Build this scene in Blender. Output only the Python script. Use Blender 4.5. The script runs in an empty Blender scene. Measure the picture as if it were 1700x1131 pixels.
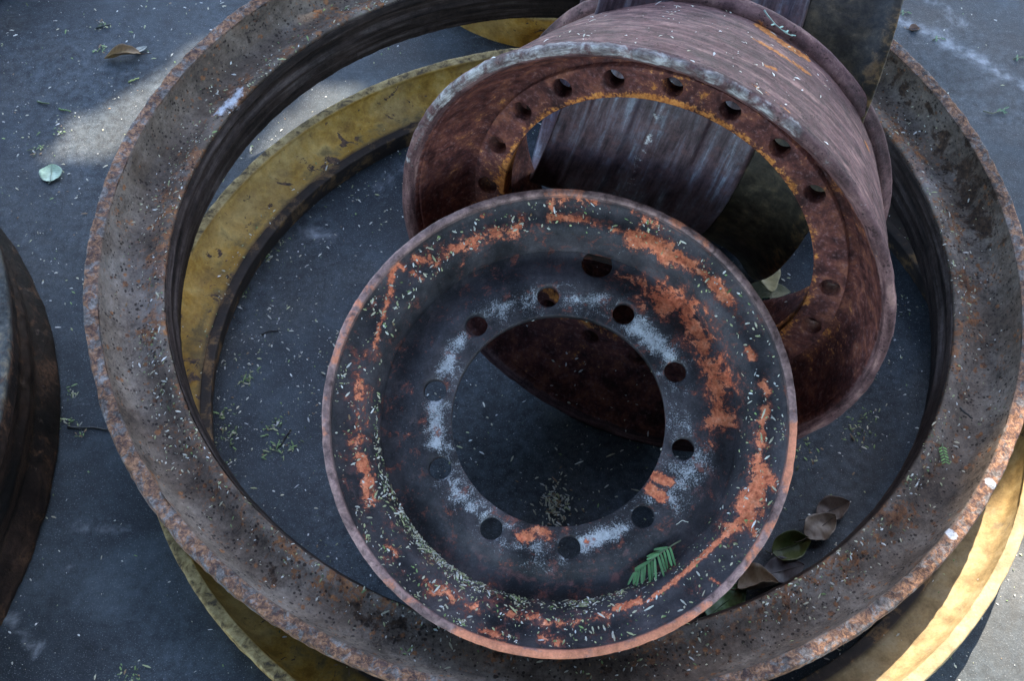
import bpy, bmesh, math, random
import numpy as np
from mathutils import Matrix, Vector

random.seed(7)
RNG = np.random.default_rng(11)
sc = bpy.context.scene
C = sc.collection

# ------------------------------------------------------------------ camera
PITCH = math.radians(54.6)
CAM = np.array([0.0, -1.32, 1.86])
FPX, PCX, PCY = 2361.0, 850.0, 565.5
cam_d = bpy.data.cameras.new('camera')
cam_d.sensor_width = 36.0
cam_d.lens = 50.0
cam_d.clip_start = 0.05
cam_d.clip_end = 500.0
cam_d.dof.use_dof = True
cam_d.dof.focus_distance = 1.92
cam_d.dof.aperture_fstop = 14.0
cam = bpy.data.objects.new('camera', cam_d)
C.objects.link(cam)
cam.location = CAM
cam.rotation_euler = (math.pi / 2 - PITCH, 0, 0)
sc.camera = cam

# ------------------------------------------------------------------ light
SUN_EL, SUN_AZ = math.radians(46), math.radians(26)      # azimuth clockwise from +Y (away from the viewer), towards +X
SUN_DIR = np.array([math.sin(SUN_AZ) * math.cos(SUN_EL), math.cos(SUN_AZ) * math.cos(SUN_EL), math.sin(SUN_EL)])
w = bpy.data.worlds.new('World')
sc.world = w
w.use_nodes = True
wt = w.node_tree
sky = wt.nodes.new('ShaderNodeTexSky')
sky.sky_type = 'NISHITA'
sky.sun_disc = False
sky.sun_elevation = SUN_EL
sky.sun_rotation = SUN_AZ
sky.air_density = 1.0
sky.dust_density = 0.8
sky.ozone_density = 1.3
bg = wt.nodes['Background']
bg.inputs['Strength'].default_value = 0.1
wt.links.new(sky.outputs[0], bg.inputs['Color'])
sun_d = bpy.data.lights.new('sun', 'SUN')
sun_d.energy = 2.0
sun_d.angle = math.radians(0.53)
sun_d.color = (1.0, 0.90, 0.76)
sun = bpy.data.objects.new('sun', sun_d)
C.objects.link(sun)
sun.rotation_euler = Vector(SUN_DIR).to_track_quat('Z', 'Y').to_euler()
sun.location = SUN_DIR * 8
sc.view_settings.view_transform = 'Standard'
sc.view_settings.look = 'None'
sc.view_settings.exposure = 3.15
sc.view_settings.gamma = 1.0
sc.render.engine = 'CYCLES'
sc.cycles.use_denoising = True

# ------------------------------------------------------------------ camera geometry helpers (where in the place a photographed point lies)
RM = np.array([[1, 0, 0], [0, math.sin(PITCH), -math.cos(PITCH)], [0, math.cos(PITCH), math.sin(PITCH)]])
def ray(x, y): return RM @ np.array([(x - PCX) / FPX, -(y - PCY) / FPX, -1.0])
def onz(x, y, z=0.0):
    d = ray(x, y); return CAM + (z - CAM[2]) / d[2] * d
def onplane(x, y, c, n):
    d = ray(x, y); return CAM + ((c - CAM) @ n) / (d @ n) * d
def frame(c, n, spin=0.0):
    n = np.array(n, float); n /= np.linalg.norm(n)
    up = np.array([0, 0, 1.0]) if abs(n[2]) < 0.999 else np.array([0, 1.0, 0])
    u = up - (up @ n) * n; u /= np.linalg.norm(u)
    v = np.cross(u, n)
    if spin:
        v, u = v * math.cos(spin) + u * math.sin(spin), u * math.cos(spin) - v * math.sin(spin)
    M = np.eye(4); M[:3, 0] = v; M[:3, 1] = u; M[:3, 2] = n; M[:3, 3] = c
    return M
def to_local(M, P): return (np.asarray(P) - M[:3, 3]) @ M[:3, :3]
def to_world(M, P): return np.asarray(P) @ M[:3, :3].T + M[:3, 3]

# ------------------------------------------------------------------ numpy noise
def _hash(i, j, k):
    h = (i * 374761393 + j * 668265263 + k * 1274126177) & 0xFFFFFFFF
    h = ((h ^ (h >> 13)) * 1103515245) & 0xFFFFFFFF
    return ((h ^ (h >> 16)) & 0xFFFF) / 32767.5 - 1.0
def vnoise(P):
    P = np.asarray(P, float); I = np.floor(P).astype(np.int64); f = P - I; f = f * f * (3 - 2 * f)
    r = 0
    for a in (0, 1):
        for b in (0, 1):
            for c in (0, 1):
                wgt = (f[:, 0] if a else 1 - f[:, 0]) * (f[:, 1] if b else 1 - f[:, 1]) * (f[:, 2] if c else 1 - f[:, 2])
                r = r + wgt * _hash(I[:, 0] + a, I[:, 1] + b, I[:, 2] + c)
    return r
def fbm(P, oct=3):
    s, a = 0, 1.0
    P = np.asarray(P, float)
    for o in range(oct):
        s = s + a * vnoise(P * 2.03 ** o + 17.3 * o); a *= 0.5
    return s / 1.75

# ------------------------------------------------------------------ material helpers
class NT:
    def __init__(s, name):
        s.m = bpy.data.materials.new(name); s.m.use_nodes = True
        s.t = s.m.node_tree; s.b = s.t.nodes['Principled BSDF']
        s.co = s.t.nodes.new('ShaderNodeTexCoord').outputs['Object']
    def n(s, typ, **kw):
        o = s.t.nodes.new(typ)
        for k, v in kw.items(): setattr(o, k, v)
        return o
    def put(s, sock, v):
        if hasattr(v, 'is_output'): s.t.links.new(v, sock)
        elif isinstance(v, tuple) and len(v) == 3 and sock.type == 'RGBA': sock.default_value = (*v, 1)
        else: sock.default_value = v
    def noise(s, scale, detail=4, rough=0.6, dist=0.0, co=None):
        o = s.n('ShaderNodeTexNoise'); s.put(o.inputs['Vector'], co if co is not None else s.co)
        o.inputs['Scale'].default_value = scale; o.inputs['Detail'].default_value = detail
        o.inputs['Roughness'].default_value = rough; o.inputs['Distortion'].default_value = dist
        return o.outputs[0]
    def voro(s, scale, feat='F1', co=None, out=0):
        o = s.n('ShaderNodeTexVoronoi', feature=feat); s.put(o.inputs['Vector'], co if co is not None else s.co)
        o.inputs['Scale'].default_value = scale
        return o.outputs[out]
    def ramp(s, f, stops, interp='LINEAR'):
        o = s.n('ShaderNodeValToRGB'); o.color_ramp.interpolation = interp; e = o.color_ramp.elements
        while len(e) < len(stops): e.new(0.5)
        for i, (p, c) in enumerate(stops):
            e[i].position = p
            e[i].color = (*c, 1) if isinstance(c, tuple) else (c, c, c, 1)
        s.put(o.inputs[0], f); return o.outputs[0]
    def step(s, f, a, b):
        o = s.n('ShaderNodeMapRange', interpolation_type='SMOOTHSTEP'); s.put(o.inputs[0], f)
        s.put(o.inputs[1], a); s.put(o.inputs[2], b); return o.outputs[0]
    def mix(s, f, a, b, mode='MIX'):
        o = s.n('ShaderNodeMix', data_type='RGBA', blend_type=mode); s.put(o.inputs[0], f)
        s.put(o.inputs[6], a); s.put(o.inputs[7], b); return o.outputs[2]
    def math(s, op, a, b=0.0, c=0.0, clamp=False):
        o = s.n('ShaderNodeMath', operation=op, use_clamp=clamp); s.put(o.inputs[0], a); s.put(o.inputs[1], b); s.put(o.inputs[2], c)
        return o.outputs[0]
    def attr(s, name):
        return s.n('ShaderNodeAttribute', attribute_name=name).outputs['Fac']
    def attrc(s, name):
        return s.n('ShaderNodeAttribute', attribute_name=name).outputs['Color']
    def scale(s, v, co=None):
        o = s.n('ShaderNodeVectorMath', operation='MULTIPLY'); s.put(o.inputs[0], co if co is not None else s.co); o.inputs[1].default_value = v
        return o.outputs[0]
    def polar(s, kr, kz, ka):
        # circumferential coordinates: streaks run around the wheel
        sp = s.n('ShaderNodeSeparateXYZ'); s.put(sp.inputs[0], s.co)
        x, y, z = sp.outputs
        r = s.math('SQRT', s.math('ADD', s.math('MULTIPLY', x, x), s.math('MULTIPLY', y, y)))
        cb = s.n('ShaderNodeCombineXYZ')
        nrm = s.n('ShaderNodeVectorMath', operation='NORMALIZE')
        cxy = s.n('ShaderNodeCombineXYZ'); s.put(cxy.inputs[0], x); s.put(cxy.inputs[1], y); s.put(nrm.inputs[0], cxy.outputs[0])
        sp2 = s.n('ShaderNodeSeparateXYZ'); s.put(sp2.inputs[0], nrm.outputs[0])
        add = s.math('ADD', s.math('MULTIPLY', r, kr), s.math('MULTIPLY', z, kz))
        s.put(cb.inputs[0], s.math('MULTIPLY', sp2.outputs[0], ka)); s.put(cb.inputs[1], s.math('MULTIPLY', sp2.outputs[1], ka)); s.put(cb.inputs[2], add)
        return cb.outputs[0]
    def bump(s, h, strength=0.5, dist=0.001, prev=None):
        o = s.n('ShaderNodeBump'); o.inputs['Strength'].default_value = strength; o.inputs['Distance'].default_value = dist
        s.put(o.inputs['Height'], h)
        if prev is not None: s.put(o.inputs['Normal'], prev)
        return o.outputs[0]
    def done(s, col, rough=0.7, normal=None, metal=0.0, spec=0.5, grime=0.0):
        if grime:
            f = s.math('ADD', s.math('MULTIPLY', s.noise(11, 5, 0.65, 0.3), 0.45), s.math('ADD', s.math('MULTIPLY', s.noise(85, 5, 0.7), 0.35), s.math('MULTIPLY', s.noise(330, 3, 0.7), 0.20)))
            o = s.n('ShaderNodeMapRange'); s.put(o.inputs[0], f)
            o.inputs[1].default_value = 0.36; o.inputs[2].default_value = 0.64; o.inputs[3].default_value = 1 - grime; o.inputs[4].default_value = 1 + grime
            cb = s.n('ShaderNodeCombineColor')
            for q in range(3): s.put(cb.inputs[q], o.outputs[0])
            col = s.mix(1.0, col, cb.outputs[0], 'MULTIPLY')
        s.put(s.b.inputs['Base Color'], col); s.put(s.b.inputs['Roughness'], rough); s.put(s.b.inputs['Metallic'], metal)
        s.put(s.b.inputs['Specular IOR Level'], spec)
        if normal is not None: s.put(s.b.inputs['Normal'], normal)
        return s.m

# ------------------------------------------------------------------ mesh helpers
def tag(o, label=None, cat=None, group=None, kind=None):
    if label: o['label'] = label
    if cat: o['category'] = cat
    if group: o['group'] = group
    if kind: o['kind'] = kind
    return o
def thing(name, label, cat, M, group=None):
    o = bpy.data.objects.new(name, None); C.objects.link(o); o.empty_display_size = 0.05
    o.matrix_world = Matrix(M.tolist())
    return tag(o, label, cat, group)
def mesh_obj(name, V, F, mat, parent=None, attrs=None, smooth=True, cols=None):
    me = bpy.data.meshes.new(name)
    V = np.asarray(V, np.float32)
    me.from_pydata(V.tolist() if len(V) < 5 else V, [], F if isinstance(F, list) else F.tolist())
    if smooth: me.polygons.foreach_set('use_smooth', np.ones(len(me.polygons), bool))
    for k, a in (attrs or {}).items():
        at = me.attributes.new(k, 'FLOAT', 'POINT'); at.data.foreach_set('value', np.asarray(a, np.float32))
    if cols is not None:
        at = me.attributes.new('tint', 'FLOAT_COLOR', 'POINT'); at.data.foreach_set('color', np.c_[cols, np.ones(len(cols))].astype(np.float32).ravel())
    me.materials.append(mat); me.update()
    o = bpy.data.objects.new(name, me); C.objects.link(o)
    if parent is not None: o.parent = parent
    return o

def rounded(pts, rad=0.003, maxseg=0.006, k=4):
    """closed (r,z[,rad]) polygon -> finely sampled closed profile with rounded corners"""
    out = []
    n = len(pts)
    for i in range(n):
        p = np.array(pts[i][:2]); a = np.array(pts[i - 1][:2]); b = np.array(pts[(i + 1) % n][:2])
        rr = pts[i][2] if len(pts[i]) > 2 else rad
        la, lb = np.linalg.norm(a - p), np.linalg.norm(b - p)
        d = min(rr, la * 0.45, lb * 0.45)
        A, B = p + (a - p) / la * d, p + (b - p) / lb * d
        kk = max(2, min(12, int(k + d / 0.004)))
        for j in range(kk + 1):
            t = j / kk; out.append((1 - t) ** 2 * A + 2 * t * (1 - t) * p + t * t * B)
    res = []
    for i in range(len(out)):
        a, b = out[i], out[(i + 1) % len(out)]
        L = np.linalg.norm(b - a); m = max(1, int(L / maxseg))
        for j in range(m): res.append(a + (b - a) * j / m)
    return np.array(res)

def lathe(prof, segs, amp=0.0006, seed=0.0, warp=0.0, chips=None):
    """closed profile revolved about Z; amp: uneven surface, warp: bent out of round"""
    prof = np.asarray(prof); m = len(prof)
    th = np.arange(segs) / segs * 2 * math.pi
    r = prof[:, 0][:, None] * np.ones(segs); z = prof[:, 1][:, None] * np.ones(segs)
    c, s = np.cos(th), np.sin(th)
    V = np.stack([r * c, r * s, z], -1).reshape(-1, 3)
    t = np.roll(prof, -1, 0) - np.roll(prof, 1, 0); nn = np.stack([t[:, 1], -t[:, 0]], 1); nn /= np.linalg.norm(nn, axis=1)[:, None] + 1e-12
    ar = 0.5 * np.sum(prof[:, 0] * np.roll(prof[:, 1], -1) - np.roll(prof[:, 0], -1) * prof[:, 1])
    if ar < 0: nn = -nn
    N = np.stack([nn[:, 0][:, None] * c, nn[:, 0][:, None] * s, nn[:, 1][:, None] * np.ones(segs)], -1).reshape(-1, 3)
    if amp:
        d = amp * fbm(V * 35 + seed, 3) + 0.5 * amp * vnoise(V * 170 + seed)
        V = V + N * d[:, None]
    if chips is not None:
        V = V + N * chips(V)[:, None]
    if warp:
        q = np.stack([np.cos(th), np.sin(th), 0 * th + seed], 1)
        a1, a2 = vnoise(q * 1.6 + seed) * warp, vnoise(q * 1.9 + 9 + seed) * warp
        V = V.reshape(m, segs, 3)
        V[:, :, 0] += a1 * c; V[:, :, 1] += a1 * s; V[:, :, 2] += a2
        V = V.reshape(-1, 3)
    i = np.arange(m)[:, None]; j = np.arange(segs)[None, :]
    i2 = (i + 1) % m; j2 = (j + 1) % segs
    F = np.stack([i * segs + j + 0 * i2, i * segs + j2, i2 * segs + j2, i2 * segs + j], -1).reshape(-1, 4)
    if ar < 0: F = F[:, ::-1]
    # orientation: profile counter-clockwise in (r,z) seen from +theta side
    F = F[:, ::-1]
    return V, F

def fix_normals(o):
    bm = bmesh.new(); bm.from_mesh(o.data); bmesh.ops.recalc_face_normals(bm, faces=bm.faces); bm.to_mesh(o.data); bm.free(); return o

def stroke_mask(P, strokes):
    """P (n,2) local plane coordinates; strokes [(points, width, strength)] -> soft mask 0..strength"""
    m = np.zeros(len(P))
    for pts, wd, st in strokes:
        pts = np.asarray(pts, float)
        if len(pts) == 1: pts = np.vstack([pts, pts + 1e-6])
        d = np.full(len(P), 9.0)
        for a, b in zip(pts[:-1], pts[1:]):
            ab = b - a; t = np.clip(((P - a) @ ab) / (ab @ ab + 1e-12), 0, 1)
            d = np.minimum(d, np.linalg.norm(P - a - t[:, None] * ab, axis=1))
        m = np.maximum(m, st * np.clip(1.0 - d / (2 * wd), 0, 1))
    return m

def annulus_with_holes(r0, r1, ra, rb, N, off, rc, rh, zf, thick, skip=(), per=24, nr=8, inner_cells=6, outer_cells=8, K=5, walls=(True, True)):
    """plate between r0 and r1 whose band ra..rb carries N round holes; real openings with wall and chamfer"""
    V, F = [], []
    def add(ps): 
        b = len(V); V.extend(ps); return b
    def top(x, y): return (x, y, zf(math.hypot(x, y)))
    def bot(x, y): return (x, y, zf(math.hypot(x, y)) - thick)
    tot = N * per
    def band(a, b, cells, fn, flip):
        for i in range(cells + 1):
            r = a + (b - a) * i / cells
            add([fn(r * math.cos(2 * math.pi * j / tot + off), r * math.sin(2 * math.pi * j / tot + off)) for j in range(tot)])
        s = len(V) - (cells + 1) * tot
        for i in range(cells):
            for j in range(tot):
                f = [s + i * tot + j, s + (i + 1) * tot + j, s + (i + 1) * tot + (j + 1) % tot, s + i * tot + (j + 1) % tot]
                F.append(f[::-1] if flip else f)
    for fn, fl in ((top, False), (bot, True)):
        band(r0, ra, inner_cells, fn, fl); band(rb, r1, outer_cells, fn, fl)
    for r in [q for q, on in zip((r0, r1), walls) if on]:
        s = add([top(r * math.cos(2 * math.pi * j / tot + off), r * math.sin(2 * math.pi * j / tot + off)) for j in range(tot)] +
                [bot(r * math.cos(2 * math.pi * j / tot + off), r * math.sin(2 * math.pi * j / tot + off)) for j in range(tot)])
        for j in range(tot):
            f = [s + j, s + (j + 1) % tot, s + tot + (j + 1) % tot, s + tot + j]
            F.append(f if r == r0 else f[::-1])
    for q in range(N):
        t0, t1 = 2 * math.pi * q / N + off, 2 * math.pi * (q + 1) / N + off
        if q in skip:
            for fn, fl in ((top, False), (bot, True)):
                s = add([fn((ra + (rb - ra) * i / nr) * math.cos(t0 + (t1 - t0) * j / per), (ra + (rb - ra) * i / nr) * math.sin(t0 + (t1 - t0) * j / per)) for i in range(nr + 1) for j in range(per + 1)])
                for i in range(nr):
                    for j in range(per):
                        f = [s + i * (per + 1) + j, s + (i + 1) * (per + 1) + j, s + (i + 1) * (per + 1) + j + 1, s + i * (per + 1) + j + 1]
                        F.append(f[::-1] if fl else f)
            continue
        loop = [(ra, t0 + (t1 - t0) * j / per) for j in range(per)] + [(ra + (rb - ra) * i / nr, t1) for i in range(nr)] + \
               [(rb, t1 - (t1 - t0) * j / per) for j in range(per)] + [(rb - (rb - ra) * i / nr, t0) for i in range(nr)]
        loop = np.array([(r * math.cos(t), r * math.sin(t)) for r, t in loop])
        tc = (t0 + t1) / 2; cx, cy = rc * math.cos(tc), rc * math.sin(tc)
        ang = np.unwrap(np.arctan2(loop[:, 1] - cy, loop[:, 0] - cx))
        def ringp(rad): return np.stack([cx + rad * np.cos(ang), cy + rad * np.sin(ang)], 1)
        M = len(loop)
        hole = ringp(rh + 0.0016)
        for fn, fl in ((top, False), (bot, True)):
            s = len(V)
            for k in range(K + 1):
                P = loop * (1 - k / K) + hole * (k / K)
                add([fn(x, y) for x, y in P])
            for k in range(K):
                for j in range(M):
                    f = [s + k * M + j, s + k * M + (j + 1) % M, s + (k + 1) * M + (j + 1) % M, s + (k + 1) * M + j]
                    F.append(f if fl else f[::-1])
        h2 = ringp(rh)
        s = add([top(x, y) for x, y in hole] + [(x, y, zf(math.hypot(x, y)) - 0.0016) for x, y in h2] + [(x, y, zf(math.hypot(x, y)) - thick + 0.0016) for x, y in h2] + [bot(x, y) for x, y in hole])
        for k in range(3):
            for j in range(M):
                F.append([s + k * M + j, s + (k + 1) * M + j, s + (k + 1) * M + (j + 1) % M, s + k * M + (j + 1) % M])
    bm = bmesh.new()
    vs = [bm.verts.new(v) for v in V]
    for f in F:
        try: bm.faces.new([vs[i] for i in f])
        except ValueError: pass
    bmesh.ops.remove_doubles(bm, verts=bm.verts, dist=2e-5)
    bmesh.ops.recalc_face_normals(bm, faces=bm.faces)
    V = np.array([v.co for v in bm.verts]); bm.verts.index_update()
    F = [[v.index for v in f.verts] for f in bm.faces]
    bm.free()
    return V, F

# ------------------------------------------------------------------ materials
def mat_ground():
    t = NT('ground_slab')
    big = t.noise(1.3, 5, 0.55); mid = t.noise(6, 6, 0.6, 0.4); fine = t.noise(60, 4, 0.7); grit = t.noise(420, 2, 0.6)
    col = t.ramp(mid, [(0.36, (0.013, 0.018, 0.022)), (0.52, (0.031, 0.040, 0.047)), (0.66, (0.064, 0.080, 0.091))])
    col = t.mix(t.step(big, 0.45, 0.62), col, t.ramp(fine, [(0.36, (0.014, 0.019, 0.023)), (0.64, (0.056, 0.069, 0.078))]))
    scr = t.noise(1.0, 6, 0.75, 0.3, co=t.scale((5, 22, 1)))
    col = t.mix(t.math('MULTIPLY', t.step(scr, 0.60, 0.75), 0.35), col, (0.22, 0.235, 0.25))
    st = t.attr('streak')
    f2 = t.noise(14, 8, 0.75, 0.6)
    col = t.mix(t.math('MULTIPLY', t.step(t.math('ADD', st, t.math('MULTIPLY', t.math('SUBTRACT', f2, 0.5), 1.6)), 0.35, 1.0), 0.75), col, (0.42, 0.44, 0.46))
    col = t.mix(t.math('MULTIPLY', t.step(grit, 0.56, 0.75), 0.30), col, (0.17, 0.175, 0.18))
    col = t.mix(t.math('MULTIPLY', t.step(t.noise(230, 3, 0.6), 0.60, 0.7), 0.5), col, (0.035, 0.036, 0.036))
    dirt = t.noise(2.1, 7, 0.7, 0.5)
    col = t.mix(t.math('MULTIPLY', t.step(dirt, 0.50, 0.66), 0.55), col, t.ramp(t.noise(150, 5, 0.75), [(0.4, (0.026, 0.027, 0.026)), (0.6, (0.090, 0.088, 0.080))]))
    col = t.mix(t.math('MULTIPLY', t.step(t.noise(520, 2, 0.5), 0.62, 0.70), 0.6), col, (0.24, 0.25, 0.255))
    sc2 = t.noise(1.0, 5, 0.8, 1.2, co=t.scale((9, 70, 1)))
    col = t.mix(t.math('MULTIPLY', t.step(sc2, 0.66, 0.74), 0.4), col, (0.20, 0.215, 0.225))
    b = t.bump(t.math('ADD', t.math('MULTIPLY', grit, 0.5), t.math('MULTIPLY', fine, 0.25)), 0.4, 0.002)
    return t.done(col, t.ramp(mid, [(0.36, 0.50), (0.64, 0.68)]), b, spec=0.25, grime=0.5)

def mat_grey():
    # weathered grey-brown steel of the big ring; lip / wall / dirt masks come with the profile
    t = NT('weathered_grey_steel')
    n1 = t.noise(7, 6, 0.62, 0.3); n2 = t.noise(32, 7, 0.68, 0.4); n3 = t.noise(120, 5, 0.7); grit = t.noise(520, 2, 0.6)
    base = t.ramp(n1, [(0.36, (0.078, 0.055, 0.039)), (0.5, (0.132, 0.101, 0.077)), (0.64, (0.190, 0.157, 0.128))])
    base = t.mix(t.math('MULTIPLY', t.step(t.noise(34, 6, 0.7), 0.46, 0.66), 0.3), base, (0.205, 0.170, 0.140))
    base = t.mix(t.math('MULTIPLY', t.step(n3, 0.48, 0.66), 0.6), base, (0.10, 0.076, 0.060))
    base = t.mix(t.math('MULTIPLY', t.step(t.noise(300, 4, 0.7), 0.55, 0.68), 0.5), base, (0.055, 0.042, 0.036))
    rs = t.math('ADD', t.math('MULTIPLY', t.noise(95, 8, 0.72, 0.4), 0.62), t.math('MULTIPLY', t.noise(17, 4, 0.6, 0.3), 0.38))
    sp = t.math('ADD', rs, t.math('MULTIPLY', t.attr('rust'), 0.07))
    base = t.mix(t.math('MULTIPLY', t.step(sp, 0.575, 0.63), 0.9), base, t.ramp(n3, [(0.3, (0.10, 0.045, 0.025)), (0.5, (0.21, 0.085, 0.034)), (0.68, (0.36, 0.155, 0.055))]))
    base = t.mix(t.math('MULTIPLY', t.step(t.noise(75, 6, 0.7, 0.5), 0.60, 0.68), 0.8), base, (0.040, 0.028, 0.024))
    zone = t.noise(2.6, 5, 0.6, 0.5)
    base = t.mix(t.math('MULTIPLY', t.step(zone, 0.46, 0.36), 0.6), base, t.ramp(n3, [(0.35, (0.045, 0.034, 0.028)), (0.55, (0.095, 0.070, 0.055)), (0.7, (0.17, 0.12, 0.085))]))
    base = t.mix(t.math('MULTIPLY', t.step(zone, 0.55, 0.66), 0.45), base, t.ramp(n3, [(0.35, (0.13, 0.115, 0.105)), (0.6, (0.22, 0.205, 0.195))]))
    ds = t.noise(1, 6, 0.7, 0.2, co=t.polar(130, 130, 4))
    base = t.mix(t.math('MULTIPLY', t.step(ds, 0.56, 0.68), 0.45), base, (0.075, 0.052, 0.040))
    pit = t.math('ADD', t.voro(150), t.math('MULTIPLY', t.math('SUBTRACT', t.noise(60, 5, 0.7), 0.5), 1.5))
    base = t.mix(t.math('MULTIPLY', t.step(pit, 0.26, 0.12), 0.85), base, (0.022, 0.015, 0.012))
    pit2 = t.math('ADD', t.voro(70), t.math('MULTIPLY', t.math('SUBTRACT', t.noise(25, 5, 0.7), 0.5), 1.6))
    base = t.mix(t.math('MULTIPLY', t.step(pit2, 0.20, 0.08), 0.8), base, t.ramp(n3, [(0.4, (0.075, 0.032, 0.018)), (0.6, (0.30, 0.125, 0.045))]))
    lipn = t.noise(120, 7, 0.75, 0.8); lipm = t.noise(48, 6, 0.7, 0.6)
    lipc = t.ramp(lipn, [(0.34, (0.050, 0.032, 0.032)), (0.44, (0.095, 0.055, 0.044)), (0.51, (0.175, 0.092, 0.056)), (0.58, (0.31, 0.155, 0.08)), (0.66, (0.19, 0.155, 0.14))])
    lipc = t.mix(t.step(lipm, 0.50, 0.58), lipc, t.ramp(lipn, [(0.36, (0.060, 0.048, 0.043)), (0.5, (0.145, 0.125, 0.114)), (0.64, (0.26, 0.235, 0.218))]))
    col = t.mix(t.attr('lip'), base, lipc)
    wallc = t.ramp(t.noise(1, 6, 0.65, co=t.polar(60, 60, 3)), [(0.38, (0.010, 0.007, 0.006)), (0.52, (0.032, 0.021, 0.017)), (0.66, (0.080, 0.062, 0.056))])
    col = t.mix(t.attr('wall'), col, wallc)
    dk = t.attr('scab')
    col = t.mix(t.step(t.math('ADD', dk, t.math('MULTIPLY', t.math('SUBTRACT', n2, 0.5), 2.6)), 0.55, 0.8), col, t.ramp(n3, [(0.35, (0.022, 0.016, 0.013)), (0.6, (0.07, 0.042, 0.026)), (0.75, (0.16, 0.085, 0.04))]))
    wh = t.attr('scrape_glint')
    col = t.mix(t.step(t.math('ADD', wh, t.math('MULTIPLY', t.math('SUBTRACT', t.noise(60, 7, 0.75), 0.5), 2.2)), 0.5, 0.9), col, (0.46, 0.47, 0.49))
    h = t.math('ADD', t.math('MULTIPLY', n3, 0.8), t.math('MULTIPLY', grit, 0.25))
    h = t.math('ADD', h, t.math('MULTIPLY', t.step(pit, 0.10, 0.26), 0.7))
    h = t.math('ADD', h, t.math('MULTIPLY', t.math('MULTIPLY', lipn, t.attr('lip')), 2.6))
    b = t.bump(h, 0.6, 0.0016)
    return t.done(col, t.ramp(n2, [(0.3, 0.55), (0.7, 0.85)]), b, spec=0.15, grime=0.75)

def mat_yellow():
    t = NT('dirty_yellow_paint')
    n1 = t.noise(5, 6, 0.65, 0.4); n2 = t.noise(26, 7, 0.7, 0.3); n3 = t.noise(130, 5, 0.7); grit = t.noise(480, 2, 0.6)
    col = t.ramp(n2, [(0.36, (0.24, 0.120, 0.016)), (0.5, (0.42, 0.235, 0.040)), (0.64, (0.53, 0.345, 0.10))])
    col = t.mix(t.math('MULTIPLY', t.step(n1, 0.40, 0.65), 0.5), col, (0.38, 0.28, 0.13))
    col = t.mix(t.math('MULTIPLY', t.step(t.math('ADD', n2, t.math('MULTIPLY', t.attr('grime'), 0.16)), 0.60, 0.80), 0.75), col, (0.085, 0.065, 0.035))
    col = t.mix(t.math('MULTIPLY', t.step(n3, 0.60, 0.70), 0.7), col, (0.06, 0.045, 0.03))
    chip = t.step(t.math('ADD', t.noise(30, 9, 0.68, 0.6), t.math('MULTIPLY', t.attr('grime'), 0.03)), 0.615, 0.63)
    col = t.mix(chip, col, t.ramp(n3, [(0.4, (0.045, 0.034, 0.030)), (0.6, (0.15, 0.085, 0.05))]))
    lip = t.ramp(t.noise(70, 6, 0.7, 0.6), [(0.38, (0.07, 0.050, 0.030)), (0.48, (0.27, 0.185, 0.075)), (0.6, (0.42, 0.31, 0.14))])
    col = t.mix(t.attr('lip'), col, lip)
    col = t.mix(t.attr('sun_pale_dust'), col, t.ramp(n2, [(0.36, (0.20, 0.145, 0.075)), (0.5, (0.29, 0.215, 0.115)), (0.64, (0.35, 0.275, 0.165))]))  # near-right sector washed out by sun, painted into the colour along with dust
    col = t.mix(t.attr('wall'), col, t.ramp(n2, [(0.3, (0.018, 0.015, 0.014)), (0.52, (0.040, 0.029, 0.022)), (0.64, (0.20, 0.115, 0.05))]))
    b = t.bump(t.math('ADD', t.math('MULTIPLY', n3, 0.7), t.math('MULTIPLY', grit, 0.3)), 0.45, 0.0012)
    return t.done(col, t.ramp(n2, [(0.3, 0.60), (0.7, 0.82)]), b, spec=0.2, grime=0.4)

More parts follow.
